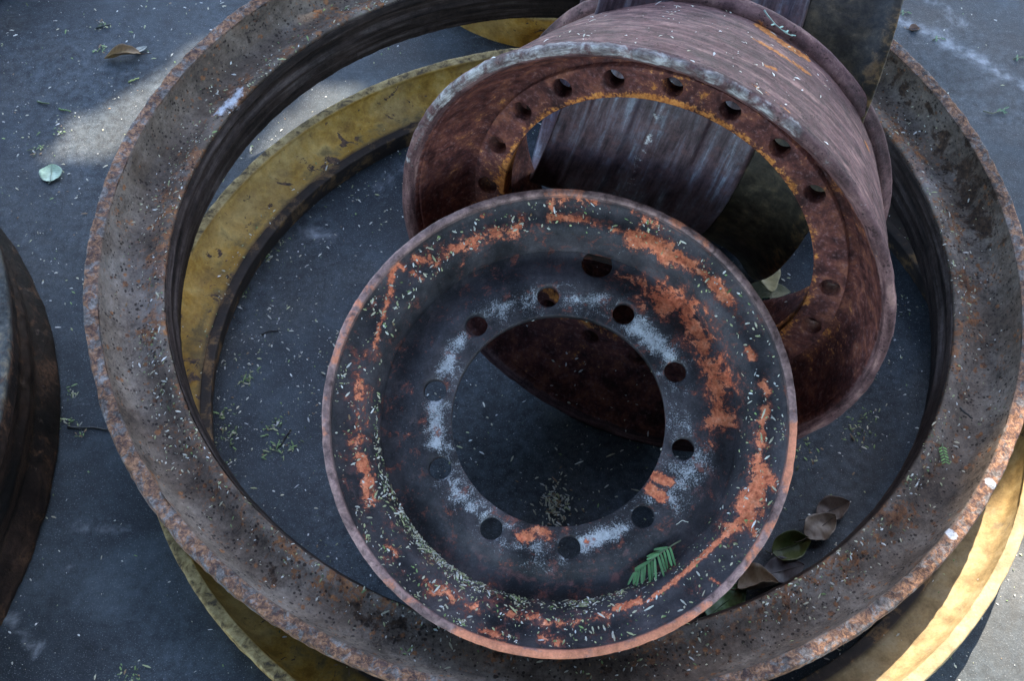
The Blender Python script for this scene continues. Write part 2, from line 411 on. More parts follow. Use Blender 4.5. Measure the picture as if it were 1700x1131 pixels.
def mat_wheel():
    t = NT('dark_disc_wheel_steel')
    n1 = t.noise(9, 6, 0.6, 0.3); n2 = t.noise(45, 7, 0.7, 0.3); n3 = t.noise(160, 5, 0.7); grit = t.noise(520, 3, 0.7)
    col = t.ramp(n1, [(0.36, (0.016, 0.015, 0.017)), (0.5, (0.036, 0.033, 0.036)), (0.64, (0.070, 0.060, 0.063))])
    col = t.mix(t.math('MULTIPLY', t.step(n2, 0.52, 0.7), 0.5), col, (0.095, 0.070, 0.070))
    col = t.mix(t.math('MULTIPLY', t.step(grit, 0.58, 0.72), 0.25), col, (0.20, 0.21, 0.22))
    col = t.mix(t.math('MULTIPLY', t.step(t.noise(190, 6, 0.75), 0.56, 0.66), 0.5), col, (0.016, 0.014, 0.014))
    red = t.attr('red')
    col = t.mix(t.math('MULTIPLY', t.step(t.math('ADD', red, t.math('MULTIPLY', t.math('SUBTRACT', n2, 0.5), 2.2)), 0.5, 0.95), 0.6), col, (0.17, 0.058, 0.05))
    du = t.attr('dust')
    dn = t.math('ADD', t.math('MULTIPLY', t.math('SUBTRACT', grit, 0.5), 1.7), t.math('MULTIPLY', t.math('SUBTRACT', t.noise(38, 8, 0.78, 0.8), 0.5), 2.4))
    col = t.mix(t.math('MULTIPLY', t.step(t.math('ADD', du, dn), 0.40, 0.95), 0.85), col, (0.42, 0.43, 0.44))
    pa = t.attr('paint')
    pn = t.math('ADD', t.math('MULTIPLY', t.math('SUBTRACT', t.noise(48, 9, 0.66, 0.5), 0.5), 2.6), t.math('MULTIPLY', t.math('SUBTRACT', t.noise(240, 5, 0.75), 0.5), 1.5))
    pm = t.math('MULTIPLY', t.step(t.math('ADD', pa, pn), 0.53, 0.68), 0.95)
    pc = t.ramp(t.math('ADD', t.math('MULTIPLY', n3, 0.5), t.math('MULTIPLY', n2, 0.5)), [(0.38, (0.20, 0.050, 0.028)), (0.45, (0.50, 0.130, 0.062)), (0.53, (0.66, 0.205, 0.095)), (0.63, (0.74, 0.32, 0.19))])
    halo = t.step(t.math('ADD', pa, t.math('MULTIPLY', pn, 1.25)), 0.22, 0.55)
    col = t.mix(t.math('MULTIPLY', halo, 0.75), col, (0.15, 0.050, 0.036))
    col = t.mix(pm, col, pc)
    lip = t.ramp(t.noise(55, 6, 0.7, 0.5), [(0.36, (0.10, 0.062, 0.056)), (0.49, (0.23, 0.145, 0.130)), (0.62, (0.36, 0.225, 0.195))])
    lip = t.mix(t.step(t.math('ADD', t.attr('lippaint'), t.math('MULTIPLY', t.math('SUBTRACT', n2, 0.5), 2.2)), 0.4, 0.75), lip, (0.55, 0.205, 0.115))
    col = t.mix(t.attr('lip'), col, lip)
    h = t.math('ADD', t.math('MULTIPLY', n3, 0.8), t.math('MULTIPLY', grit, 0.4)); h = t.math('ADD', h, t.math('MULTIPLY', pm, 0.35))
    b = t.bump(h, 0.5, 0.0010)
    return t.done(col, t.math('ADD', t.ramp(n2, [(0.3, 0.42), (0.7, 0.66)]), t.math('MULTIPLY', pm, 0.12)), b, spec=0.17, grime=0.55)

def mat_drum():
    t = NT('purple_brown_rust')
    st = t.noise(1, 6, 0.65, 0.1, co=t.polar(90, 90, 5)); n2 = t.noise(40, 7, 0.7, 0.3); n3 = t.noise(170, 5, 0.7); grit = t.noise(560, 3, 0.7)
    col = t.ramp(st, [(0.36, (0.042, 0.020, 0.020)), (0.5, (0.100, 0.051, 0.049)), (0.64, (0.185, 0.102, 0.092))])
    col = t.mix(t.math('MULTIPLY', t.step(n2, 0.5, 0.68), 0.5), col, (0.105, 0.052, 0.048))
    col = t.mix(t.math('MULTIPLY', t.step(grit, 0.58, 0.7), 0.3), col, (0.26, 0.19, 0.18))
    pit = t.math('ADD', t.voro(190), t.math('MULTIPLY', t.math('SUBTRACT', t.noise(45, 5, 0.7), 0.5), 1.8))
    col = t.mix(t.math('MULTIPLY', t.step(pit, 0.22, 0.08), 0.8), col, (0.030, 0.015, 0.014))
    col = t.mix(t.math('MULTIPLY', t.step(st, 0.60, 0.68), 0.5), col, (0.30, 0.17, 0.135))
    ins = t.ramp(n2, [(0.36, (0.034, 0.012, 0.011)), (0.5, (0.090, 0.030, 0.024)), (0.64, (0.185, 0.066, 0.040))])
    ins = t.mix(t.math('MULTIPLY', t.step(n3, 0.52, 0.66), 0.45), ins, (0.17, 0.10, 0.10))
    col = t.mix(t.attr('inside'), col, ins)
    orn = t.math('ADD', t.attr('orange'), t.math('ADD', t.math('MULTIPLY', t.math('SUBTRACT', n2, 0.5), 1.6), t.math('MULTIPLY', t.math('SUBTRACT', n3, 0.5), 1.5)))
    col = t.mix(t.math('MULTIPLY', t.step(orn, 0.46, 0.72), 0.95), col, t.ramp(n3, [(0.3, (0.20, 0.060, 0.018)), (0.5, (0.37, 0.125, 0.028)), (0.7, (0.50, 0.21, 0.055))]))
    worn = t.ramp(t.noise(1, 6, 0.7, co=t.polar(200, 200, 9)), [(0.38, (0.085, 0.060, 0.056)), (0.5, (0.20, 0.175, 0.165)), (0.62, (0.43, 0.41, 0.39))])
    wf = t.step(t.math('ADD', t.attr('worn'), t.math('MULTIPLY', t.math('SUBTRACT', n2, 0.5), 2.4)), 0.40, 0.85)
    col = t.mix(wf, col, worn)
    h = t.math('ADD', t.math('MULTIPLY', n3, 0.9), t.math('MULTIPLY', grit, 0.4)); h = t.math('ADD', h, t.math('MULTIPLY', t.step(orn, 0.4, 0.8), 0.8))
    b = t.bump(h, 0.55, 0.0013)
    return t.done(col, t.math('SUBTRACT', t.ramp(n2, [(0.3, 0.52), (0.7, 0.78)]), t.math('MULTIPLY', wf, 0.18)), b, spec=0.16, grime=0.6)

def mat_barrel():
    t = NT('streaked_blue_purple_steel')
    st = t.noise(1, 7, 0.7, 0.15, co=t.polar(70, 70, 2.2)); st2 = t.noise(1, 7, 0.75, 0.1, co=t.polar(240, 240, 3.5)); n2 = t.noise(45, 7, 0.7, 0.3); n3 = t.noise(170, 5, 0.7)
    col = t.ramp(st, [(0.36, (0.026, 0.017, 0.020)), (0.47, (0.068, 0.042, 0.046)), (0.57, (0.088, 0.074, 0.088)), (0.68, (0.17, 0.18, 0.21))])
    col = t.mix(t.math('MULTIPLY', t.step(n2, 0.5, 0.65), 0.75), col, (0.090, 0.048, 0.048))
    col = t.mix(t.math('MULTIPLY', t.step(st2, 0.63, 0.72), 0.45), col, (0.30, 0.29, 0.30))
    col = t.mix(t.step(t.math('ADD', t.attr('scrape_glint'), t.math('MULTIPLY', t.math('SUBTRACT', t.noise(55, 7, 0.75), 0.5), 2.2)), 0.55, 0.8), col, (0.46, 0.45, 0.44))
    ol = t.ramp(n2, [(0.36, (0.016, 0.012, 0.008)), (0.5, (0.034, 0.027, 0.017)), (0.64, (0.070, 0.050, 0.028))])
    col = t.mix(t.attr('olive'), col, ol)
    col = t.mix(t.math('MULTIPLY', t.step(t.math('ADD', t.attr('orange'), t.math('MULTIPLY', t.math('SUBTRACT', n2, 0.5), 2.0)), 0.5, 0.9), 0.8), col, (0.17, 0.095, 0.036))
    b = t.bump(t.math('ADD', t.math('MULTIPLY', n3, 0.6), t.math('MULTIPLY', st2, 0.6)), 0.45, 0.0012)
    return t.done(col, t.ramp(st, [(0.3, 0.5), (0.7, 0.36)]), b, metal=0.1, spec=0.22, grime=0.6)

def mat_dark():
    t = NT('black_brown_rusted_rim')
    st = t.noise(1, 6, 0.7, 0.2, co=t.polar(40, 40, 3)); n2 = t.noise(40, 7, 0.7, 0.3); n3 = t.noise(150, 5, 0.7)
    col = t.ramp(st, [(0.38, (0.004, 0.003, 0.0025)), (0.52, (0.014, 0.008, 0.006)), (0.64, (0.038, 0.021, 0.014))])
    col = t.mix(t.math('MULTIPLY', t.step(n2, 0.62, 0.72), 0.7), col, (0.13, 0.095, 0.075))
    col = t.mix(t.math('MULTIPLY', t.step(t.noise(1, 7, 0.75, co=t.polar(30, 10, 22)), 0.66, 0.74), 0.55), col, (0.30, 0.27, 0.25))
    col = t.mix(t.attr('lip'), col, t.ramp(n2, [(0.38, (0.02, 0.022, 0.022)), (0.52, (0.06, 0.062, 0.060)), (0.66, (0.14, 0.115, 0.08))]))
    col = t.mix(t.math('MULTIPLY', t.step(t.noise(22, 8, 0.72, 0.6), 0.53, 0.63), 0.7), col, t.ramp(n3, [(0.4, (0.028, 0.014, 0.009)), (0.6, (0.10, 0.050, 0.026))]))
    b = t.bump(t.math('ADD', n3, t.noise(60, 6, 0.7)), 0.8, 0.002)
    return t.done(col, 0.72, b, spec=0.12, grime=0.6)

def mat_tint(name, rough=0.6, spec=0.4, trans=0.0):
    t = NT(name)
    c = t.attrc('tint')
    n = t.noise(220, 4, 0.6)
    c = t.mix(t.math('MULTIPLY', t.step(n, 0.45, 0.7), 0.35), c, t.mix(1.0, c, (0.45, 0.42, 0.38), 'MULTIPLY'))
    m = t.done(c, rough, None, spec=spec)
    return m

M_GROUND, M_GREY, M_YEL, M_WHEEL, M_DRUM, M_BARREL, M_DARK = mat_ground(), mat_grey(), mat_yellow(), mat_wheel(), mat_drum(), mat_barrel(), mat_dark()
M_LEAF = mat_tint('leaf_blade', 0.5); M_CHIP = mat_tint('litter_chip', 0.6)
def mat_blocker():
    t = NT('blocker_sheet'); n = t.noise(3, 4); return t.done(t.ramp(n, [(0.3, (0.10, 0.10, 0.10)), (0.7, (0.16, 0.16, 0.155))]), 0.7)
M_BLOCKER = mat_blocker()

# ------------------------------------------------------------------ ground (one sheet; denser grid near the wheels carries the streak stain mask)
def build_ground():
    xs = np.concatenate([[-40, -12, -5, -2.6], np.linspace(-1.7, 1.7, 171), [2.6, 5, 12, 40]])
    ys = np.concatenate([[-40, -12, -4, -2], np.linspace(-1.2, 1.6, 141), [2.6, 5, 12, 60]])
    X, Y = np.meshgrid(xs, ys); P = np.stack([X.ravel(), Y.ravel()], 1)
    Z = np.where((np.abs(P[:, 0]) < 1.7) & (np.abs(P[:, 1]) < 1.6), 0.0010 * fbm(np.c_[P * 3.0, 0 * P[:, :1]], 2), 0.0)
    g = lambda *pp: [onz(x, y)[:2] for x, y in pp]
    strokes = [(g((1470, 20), (1560, 65), (1630, 100), (1720, 150)), 0.024, 0.75), (g((1540, -10), (1600, 40)), 0.02, 0.6), (g((1600, 130), (1650, 140)), 0.02, 0.5),
               (g((5, 1020), (40, 1060), (60, 1080)), 0.014, 0.8), (g((60, 1090), (110, 1140)), 0.005, 0.6),
               (g((120, 870), (210, 880)), 0.016, 0.6), (g((85, 955), (105, 945)), 0.006, 0.9),
               (g((500, 385), (580, 405)), 0.02, 0.6), (g((620, 340), (640, 300), (700, 260)), 0.03, 0.5), (g((1310, 390), (1335, 360)), 0.02, 0.8), (g((880, 220), (890, 280)), 0.03, 0.4)]
    m = stroke_mask(P, strokes)
    nx, ny = len(xs), len(ys)
    i, j = np.meshgrid(np.arange(nx - 1), np.arange(ny - 1)); a = (j * nx + i).ravel()
    F = np.stack([a, a + 1, a + 1 + nx, a + nx], 1)
    o = mesh_obj('ground', np.c_[P, Z], F, M_GROUND, attrs={'streak': m})
    tag(o, kind='structure')
build_ground()

# ------------------------------------------------------------------ rings
LITTER = []     # (matrix, profile, density fn) surfaces that collect litter
def ring_part(name, prof_pts, parent, mat, segs, attrs_fn, rad=0.003, maxseg=0.006, amp=0.0006, seed=0.0, warp=0.0, chips=None):
    prof = rounded(prof_pts, rad, maxseg)
    V, F = lathe(prof, segs, amp, seed, warp, chips)
    R = np.hypot(V[:, 0], V[:, 1])
    o = mesh_obj(name, V, F, mat, parent, attrs_fn(V, R))
    return fix_normals(o)

def S(x, a, b):
    t = np.clip((x - a) / (b - a), 0, 1); return t * t * (3 - 2 * t)

# --- big grey ring
GC, GN, GR = np.array([0.0766, 0.0382, 0.1976]), np.array([0.0299, -0.0783, 0.9965]), 0.7096
GM = frame(GC, GN)
def loc2(M, pts, e=0.0):
    """photographed points -> plane coordinates of a wheel, e below its lip plane"""
    c, n = M[:3, 3] - M[:3, 2] * e, M[:3, 2]
    return [to_local(M, onplane(x, y, c, n))[:2] for x, y in pts]
g = thing('earthmover_rim', 'huge grey-brown rusty steel ring lying around the smaller wheels', 'wheel rim', GM)
g_scrape_glint = [(loc2(GM, [(395, 150), (385, 170), (365, 185)], .04), 0.012, 1.0), (loc2(GM, [(340, 160), (360, 150)], .04), 0.02, 0.4), (loc2(GM, [(1642, 800), (1648, 806)]), 0.005, 1.6), (loc2(GM, [(1576, 884), (1584, 890)]), 0.005, 1.6)]  # small lip strokes are sun glints put into the colour, the rest pale marks
g_scab = [(loc2(GM, [(1490, 130), (1530, 190), (1580, 250), (1620, 330), (1640, 400)], .03), 0.03, 0.75), (loc2(GM, [(1600, 420), (1650, 440)], .03), 0.03, 0.4),
          (loc2(GM, [(800, 1080), (1000, 1110), (1100, 1110)], .04), 0.03, 0.45), (loc2(GM, [(560, 1010), (700, 1060)], .04), 0.035, 0.55), (loc2(GM, [(1150, 1090), (1300, 1040)], .04), 0.03, 0.4), (loc2(GM, [(430, 930), (520, 1000)], .04), 0.02, 0.4)]
def grey_attrs(V, R):
    P = V[:, :2]
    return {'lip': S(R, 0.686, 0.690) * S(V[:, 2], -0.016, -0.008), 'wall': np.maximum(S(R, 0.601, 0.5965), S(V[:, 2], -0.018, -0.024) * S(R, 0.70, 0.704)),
            'rust': S(R, 0.66, 0.62) , 'scab': stroke_mask(P, g_scab), 'scrape_glint': stroke_mask(P, g_scrape_glint)}
def lipchips(V):
    m = (np.hypot(V[:, 0], V[:, 1]) > 0.685)
    d = np.abs(vnoise(V * 55)) * 0.0018 + np.maximum(0, vnoise(V * 24 + 5) - 0.35) * 0.004
    return -d * m
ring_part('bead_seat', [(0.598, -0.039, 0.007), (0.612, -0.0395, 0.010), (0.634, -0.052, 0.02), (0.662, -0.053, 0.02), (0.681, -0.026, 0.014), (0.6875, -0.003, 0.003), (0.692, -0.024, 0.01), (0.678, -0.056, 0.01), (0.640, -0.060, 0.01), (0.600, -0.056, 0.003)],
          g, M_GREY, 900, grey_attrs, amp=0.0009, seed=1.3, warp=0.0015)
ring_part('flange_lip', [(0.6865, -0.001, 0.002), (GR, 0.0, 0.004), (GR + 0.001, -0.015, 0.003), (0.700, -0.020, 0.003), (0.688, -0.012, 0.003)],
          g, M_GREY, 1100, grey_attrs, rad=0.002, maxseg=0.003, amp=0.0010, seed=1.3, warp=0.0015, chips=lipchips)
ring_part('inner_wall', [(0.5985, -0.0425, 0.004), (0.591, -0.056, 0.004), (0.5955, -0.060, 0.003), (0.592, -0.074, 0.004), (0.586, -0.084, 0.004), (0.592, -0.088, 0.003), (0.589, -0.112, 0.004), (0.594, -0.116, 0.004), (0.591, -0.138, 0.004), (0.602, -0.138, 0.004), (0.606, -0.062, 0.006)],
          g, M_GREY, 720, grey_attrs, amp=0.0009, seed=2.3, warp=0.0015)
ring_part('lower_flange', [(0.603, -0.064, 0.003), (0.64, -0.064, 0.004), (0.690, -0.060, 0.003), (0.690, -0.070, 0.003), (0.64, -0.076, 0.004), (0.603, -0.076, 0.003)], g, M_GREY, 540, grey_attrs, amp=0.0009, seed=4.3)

# --- yellow ring on the ground under it
YC, YR = np.array([0.1155, -0.0744, 0.0784]), 0.679
YM = frame(YC, (0, 0, 1))
yg = thing('yellow_rim', 'dirty yellow painted steel ring lying under the huge grey ring', 'wheel rim', YM)
def yel_attrs(V, R):
    P = V[:, :2]
    return {'lip': S(R, 0.660, 0.663) * S(V[:, 2], -0.012, -0.004), 'wall': np.maximum(S(R, 0.598, 0.594), S(V[:, 0], 0.40, 0.47) * S(V[:, 1], -0.05, 0.05)), 'grime': S(R, 0.645, 0.61) + S(fbm(V * 6), 0.0, 0.8), 'sun_pale_dust': 0.85 * S(V[:, 0], 0.0, 0.35) * S(-V[:, 1], 0.0, 0.35)}
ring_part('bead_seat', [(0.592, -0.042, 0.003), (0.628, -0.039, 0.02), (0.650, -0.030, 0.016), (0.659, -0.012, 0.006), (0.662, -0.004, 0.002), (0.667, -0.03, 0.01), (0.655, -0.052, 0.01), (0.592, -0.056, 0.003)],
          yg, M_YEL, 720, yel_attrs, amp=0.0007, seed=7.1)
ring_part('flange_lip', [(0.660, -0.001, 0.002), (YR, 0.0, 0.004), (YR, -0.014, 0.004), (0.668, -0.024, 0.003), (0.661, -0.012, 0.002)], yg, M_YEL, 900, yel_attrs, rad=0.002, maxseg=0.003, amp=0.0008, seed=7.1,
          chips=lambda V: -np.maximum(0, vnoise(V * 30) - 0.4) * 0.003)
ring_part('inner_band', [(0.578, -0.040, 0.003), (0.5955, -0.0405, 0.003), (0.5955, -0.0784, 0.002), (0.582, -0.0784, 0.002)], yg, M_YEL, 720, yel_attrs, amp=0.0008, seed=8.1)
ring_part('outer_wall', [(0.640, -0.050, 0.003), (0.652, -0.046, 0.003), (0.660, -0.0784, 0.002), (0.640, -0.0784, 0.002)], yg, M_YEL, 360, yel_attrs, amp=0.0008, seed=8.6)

# --- second yellow rim, propping up the far side of the grey ring
tP = onz(905, 88, 0.0)
TR = 0.30
T2 = frame(np.array([tP[0] + 0.03, tP[1] + TR + 0.005, 0.078]), (0, 0, 1))
y2 = thing('yellow_rim', 'yellow rim mostly hidden below the far side of the huge grey ring', 'wheel rim', T2)
def y2_attrs(V, R): return {'lip': S(R, TR - 0.012, TR - 0.008) * S(V[:, 2], -0.008, -0.003), 'wall': 0 * R, 'grime': S(fbm(V * 6), 0.2, 0.9)}
ring_part('outer_wall', [(TR - 0.016, 0.0, 0.003), (TR - 0.004, 0.0, 0.003), (TR, -0.03, 0.015), (TR - 0.004, -0.06, 0.01), (TR, -0.083, 0.004), (TR - 0.03, -0.0845, 0.003), (TR - 0.03, -0.06, 0.01)], y2, M_YEL, 360, y2_attrs, amp=0.0008, seed=9.1)
ring_part('bead_ring', [(TR - 0.10, -0.072, 0.003), (TR - 0.028, -0.072, 0.003), (TR - 0.028, -0.0845, 0.003), (TR - 0.10, -0.0845, 0.003)], y2, M_DARK, 240, lambda V, R: {'lip': 0 * R}, amp=0.0008, seed=9.6)

# --- dark rim at the left edge and one in the far corner
def flat_rim(name, label, c, R, h, group=None):
    M = frame(np.array([c[0], c[1], h]), (0, 0, 1))
    t = thing(name, label, 'wheel rim', M, group)
    at = lambda V, RR: {'lip': S(V[:, 2], -0.010, -0.003) * S(RR, R - 0.055, R - 0.05)}
    ring_part('upper_flange', [(R - 0.050, -0.001, 0.003), (R - 0.026, 0.0, 0.004), (R - 0.022, -0.018, 0.005), (R - 0.046, -0.030, 0.004)], t, M_DARK, 540, at, amp=0.001, seed=R * 9)
    ring_part('barrel', [(R - 0.030, -0.020, 0.004), (R - 0.022, -0.05, 0.008), (R - 0.036, -0.065, 0.006), (R - 0.034, -h * 0.5, 0.006), (R - 0.024, -h * 0.5 - 0.012, 0.005), (R - 0.026, -h + 0.055, 0.006), (R - 0.012, -h + 0.035, 0.006), (R, -h + 0.012, 0.006), (R - 0.002, -h + 0.001, 0.003), (R - 0.10, -h + 0.001, 0.003), (R - 0.10, -h + 0.03, 0.01), (R - 0.052, -h * 0.5, 0.02), (R - 0.046, -0.03, 0.005)], t, M_DARK, 720, at, amp=0.0022, seed=R * 7, warp=0.003)
    return t
flat_rim('dark_rim', 'nearly black rusted rim cut off by the left edge beside the huge grey ring', (-1.474, -0.272), 0.79, 0.20)
cP = onz(12, 14, 0.0)
flat_rim('dark_rim', 'dark rusted rim of which only a sliver shows in the far left corner', (cP[0] - 0.36, cP[1] + 0.36), 0.47, 0.16)

# --- disc wheel with orange paint remnants in front
WC, WN, WR = np.array([0.0615, -0.3125, 0.2723]), np.array([-0.0259, -0.3930, 0.9192]), 0.315
WM = frame(WC, WN)
wh = thing('disc_wheel', 'dark truck wheel with flaking orange paint leaning in front of the rusty drum rim', 'wheel', WM)
def strokes_w(items, e=0.025): return [(loc2(WM, p, e), wpx / 1254.0, s) for p, wpx, s in items]
W_PAINT = strokes_w([
    ([(745, 418), (800, 395), (865, 376)], 11, 0.9), ([(905, 360), (975, 370), (1030, 386)], 8, 0.55), ([(1050, 398), (1085, 410), (1120, 426)], 14, 1.25),
    ([(1110, 420), (1170, 455), (1212, 508)], 10, 0.9), ([(1025, 447), (1085, 468)], 9, 0.65), ([(1085, 485), (1140, 510), (1170, 560), (1190, 620), (1200, 690)], 24, 0.85),
    ([(1110, 480), (1150, 540)], 16, 0.7), ([(1180, 690), (1185, 730)], 14, 0.6), ([(1241, 583), (1248, 594)], 7, 1.1), ([(1266, 640), (1272, 650)], 7, 1.2), ([(1270, 684), (1266, 700)], 7, 1.1),
    ([(1264, 722), (1258, 770), (1248, 800)], 9, 0.9), ([(1262, 795), (1248, 830), (1240, 850)], 17, 1.3), ([(1235, 858), (1205, 888)], 8, 1.1), ([(1205, 888), (1160, 930), (1120, 965), (1075, 1000)], 4, 1.1),
    ([(1020, 1013), (1060, 1000)], 5, 1.2), ([(830, 1018), (930, 1036), (1015, 1022)], 9, 0.58), ([(700, 960), (740, 990), (765, 1004)], 11, 0.6), ([(765, 1004), (830, 1020)], 7, 0.6),
    ([(655, 450), (648, 490), (622, 575)], 5, 0.9), ([(606, 590), (592, 680), (598, 770), (612, 840)], 13, 0.56), ([(600, 760), (612, 800)], 10, 1.0), ([(1088, 788), (1112, 800)], 7, 1.4), ([(1075, 812), (1102, 824)], 7, 1.4),
    ([(872, 892)], 11, 1.4), ([(880, 878), (915, 882)], 6, 0.8), ([(905, 885)], 8, 0.7), ([(975, 898)], 5, 1.0), ([(800, 363)], 4, 1.0), ([(915, 345), (935, 335)], 9, 0.75), ([(960, 336), (985, 340)], 7, 0.8), ([(1050, 358), (1090, 380)], 9, 0.6),
    ([(1148, 380), (1190, 420)], 6, 0.6), ([(1115, 600), (1125, 610)], 4, 0.8), ([(690, 430), (725, 440)], 7, 0.7), ([(620, 300)], 3, 0), ([(655, 440), (700, 465)], 5, 0.7), ([(1222, 870), (1230, 880)], 5, 0.9),
    ([(820, 450)], 10, 0.35), ([(850, 430)], 8, 0.35), ([(1248, 880), (1252, 890)], 5, 0.9), ([(800, 1045), (840, 1062)], 7, 0.7), ([(900, 1060), (925, 1066)], 7, 0.65), ([(640, 900), (660, 925)], 8, 0.6), ([(1180, 960), (1195, 975)], 4, 0.8)])
W_RED = strokes_w([([(740, 920), (860, 960), (1000, 970), (1110, 930)], 45, 0.6), ([(1150, 830), (1190, 790)], 20, 0.6), ([(820, 445)], 20, 0.6), ([(1100, 480), (1180, 600), (1210, 720)], 35, 0.55), ([(590, 640), (590, 800)], 30, 0.5), ([(1060, 470)], 25, 0.5), ([(700, 950), (900, 1040), (1050, 1010)], 20, 0.5)], 0.035)
W_DUST = strokes_w([([(755, 575), (742, 620)], 20, 0.75), ([(722, 670), (724, 735)], 16, 1.0), ([(738, 612), (765, 566)], 14, 0.9), ([(815, 515), (885, 492)], 14, 0.6), ([(935, 495), (1000, 498)], 12, 0.65), ([(1055, 540), (1108, 590)], 17, 1.0),
                    ([(1135, 650), (1148, 720)], 12, 0.45), ([(1160, 760), (1120, 830)], 24, 0.7), ([(742, 795), (785, 845)], 16, 0.75), ([(835, 893), (900, 918)], 14, 0.55), ([(965, 905), (1035, 880)], 14, 0.95), ([(1090, 850), (1120, 800)], 12, 0.55), ([(870, 930), (900, 935)], 16, 0.35),
                    ([(760, 590), (728, 690), (755, 805), (840, 890), (935, 915), (1050, 870), (1125, 770), (1115, 610), (1030, 515), (910, 490), (800, 530)], 26, 0.46)], 0.035)
W_LIP = [(loc2(WM, p), 0.02, s) for p, s in [([(760, 1056), (904, 1092), (1060, 1072), (1160, 1025)], 0.9), ([(1325, 720), (1318, 800)], 1.0), ([(700, 1010), (640, 970)], 0.5), ([(560, 590), (600, 480)], 0.6), ([(1180, 400), (1130, 370)], 0.6), ([(930, 312), (945, 313)], 0.7), ([(1290, 860), (1250, 930)], 0.55), ([(540, 640), (536, 720)], 0.4)]]
def wheel_attrs(V, R):
    P = V[:, :2]
    return {'paint': stroke_mask(P, W_PAINT), 'red': stroke_mask(P, W_RED), 'dust': stroke_mask(P, W_DUST), 'lippaint': stroke_mask(P, W_LIP), 'lip': S(R, 0.3025, 0.3045) * S(V[:, 2], -0.012, -0.007)}
W_TOP = [(0.145, -0.0345), (0.190, -0.0345), (0.204, -0.0405), (0.221, -0.051), (0.232, -0.0565), (0.262, -0.0565)]
_wr = np.linspace(0.14, 0.27, 261); _wzv = np.interp(_wr, [p[0] for p in W_TOP], [p[1] for p in W_TOP])
_wzv = np.convolve(np.pad(_wzv, 16, mode='edge'), np.hanning(35)[1:-1] / np.hanning(35).sum(), 'valid')
def wz(r): return float(np.interp(r, _wr, _wzv))
ring_part('rim', [(0.2400, -0.0575, 0.004), (0.2435, -0.047, 0.008), (0.256, -0.027, 0.012), (0.268, -0.0175, 0.010), (0.286, -0.019, 0.01), (0.3005, -0.0125, 0.006), (0.3045, -0.004, 0.002), (0.309, -0.012, 0.004), (0.296, -0.026, 0.01), (0.272, -0.030, 0.01), (0.266, -0.045, 0.01), (0.266, -0.150, 0.01), (0.272, -0.176, 0.005), (0.270, -0.183, 0.002), (0.260, -0.160, 0.01), (0.256, -0.078, 0.006), (0.250, -0.072, 0.004)],
          wh, M_WHEEL, 720, wheel_attrs, maxseg=0.0035, amp=0.0007, seed=3.1, warp=0.0008)
ring_part('flange_lip', [(0.3035, -0.001, 0.0015), (0.307, 0.0005, 0.002), (WR, -0.0015, 0.003), (0.3145, -0.009, 0.003), (0.308, -0.012, 0.002), (0.303, -0.006, 0.002)], wh, M_WHEEL, 900, wheel_attrs, rad=0.0015, maxseg=0.002, amp=0.0007, seed=3.1, warp=0.0008,
          chips=lambda V: -np.maximum(0, vnoise(V * 45) - 0.45) * 0.0025)
V, F = annulus_with_holes(0.1443, 0.200, 0.1475, 0.1975, 10, math.radians(25.8 - 18), 0.1715, 0.0152, wz, 0.018, per=28, nr=10, inner_cells=2, outer_cells=2, walls=(True, False))
mesh_obj('mounting_disc', V, F, M_WHEEL, wh, wheel_attrs(V, np.hypot(V[:, 0], V[:, 1])))
def wz2(r): return wz(r) + 0.0
V, F = annulus_with_holes(0.200, 0.2500, 0.2035, 0.2490, 12, math.radians(79.4 - 15), 0.2275, 0.0213, wz2, 0.008, skip=tuple(range(1, 12)), per=34, nr=14, inner_cells=2, outer_cells=1, walls=(False, True))
mesh_obj('dish', V, F, M_WHEEL, wh, wheel_attrs(V, np.hypot(V[:, 0], V[:, 1])))

# --- rusty drum rim
DC, DN, DR = np.array([0.164, -0.1303, 0.3465]), np.array([-0.3961, -0.9076, 0.1395]), 0.35
DM = frame(DC, DN)
dr = thing('drum_rim', 'wide purple-brown rusty rim standing upright behind the orange-flecked wheel', 'wheel rim', DM)
def on_barrel(px, py):
    """photographed point -> angle and depth on the drum's barrel"""
    best = None
    d = ray(px, py)
    for t in np.linspace(1.2, 2.3, 2200):
        p = to_local(DM, CAM + d * t)
        if -0.25 < p[2] < -0.02 and math.hypot(p[0], p[1]) <= np.interp(-p[2], [0.0, 0.05, 0.23], [0.338, 0.330, 0.280]): return math.atan2(p[1], p[0]), p[2]
    return None
D_OR = []
for pts, wd, s in [([(1262, 40), (1300, 70), (1340, 95)], 0.007, 1.3), ([(1250, 65), (1300, 95), (1340, 122)], 0.005, 1.1), ([(1270, 112), (1285, 118)], 0.005, 0.9), ([(1438, 240), (1443, 250)], 0.006, 1.1), ([(1180, 140), (1260, 150), (1330, 215)], 0.003, 0.55), ([(1170, 60), (1240, 80)], 0.003, 0.4)]:
    q = [on_barrel(*p) for p in pts]; q = [np.array([a * 0.31, z]) for a, z in [x for x in q if x]]
    if len(q): D_OR.append((q, wd, s))
def drum_attrs(V, R):
    A = np.arctan2(V[:, 1], V[:, 0]); P = np.stack([A * 0.31, V[:, 2]], 1); z = V[:, 2]
    outer = R > np.interp(-z, [0, .05, .23, .26], [0.333, 0.322, 0.270, 0.270])
    up = S(np.sin(A), -0.3, 0.5)
    fl = vnoise(V * 14)
    return {'inside': np.where(outer, 0.0, 1.0), 'orange': np.where(outer, stroke_mask(P, D_OR), 0.22 * S(z, -0.05, -0.07) + np.maximum(0, fl) * 0.25),
            'worn': S(z, -0.014, -0.006) * S(R, 0.334, 0.339) * (0.05 + 0.68 * S(np.sin(A - 0.35), 0.1, 1.0))}
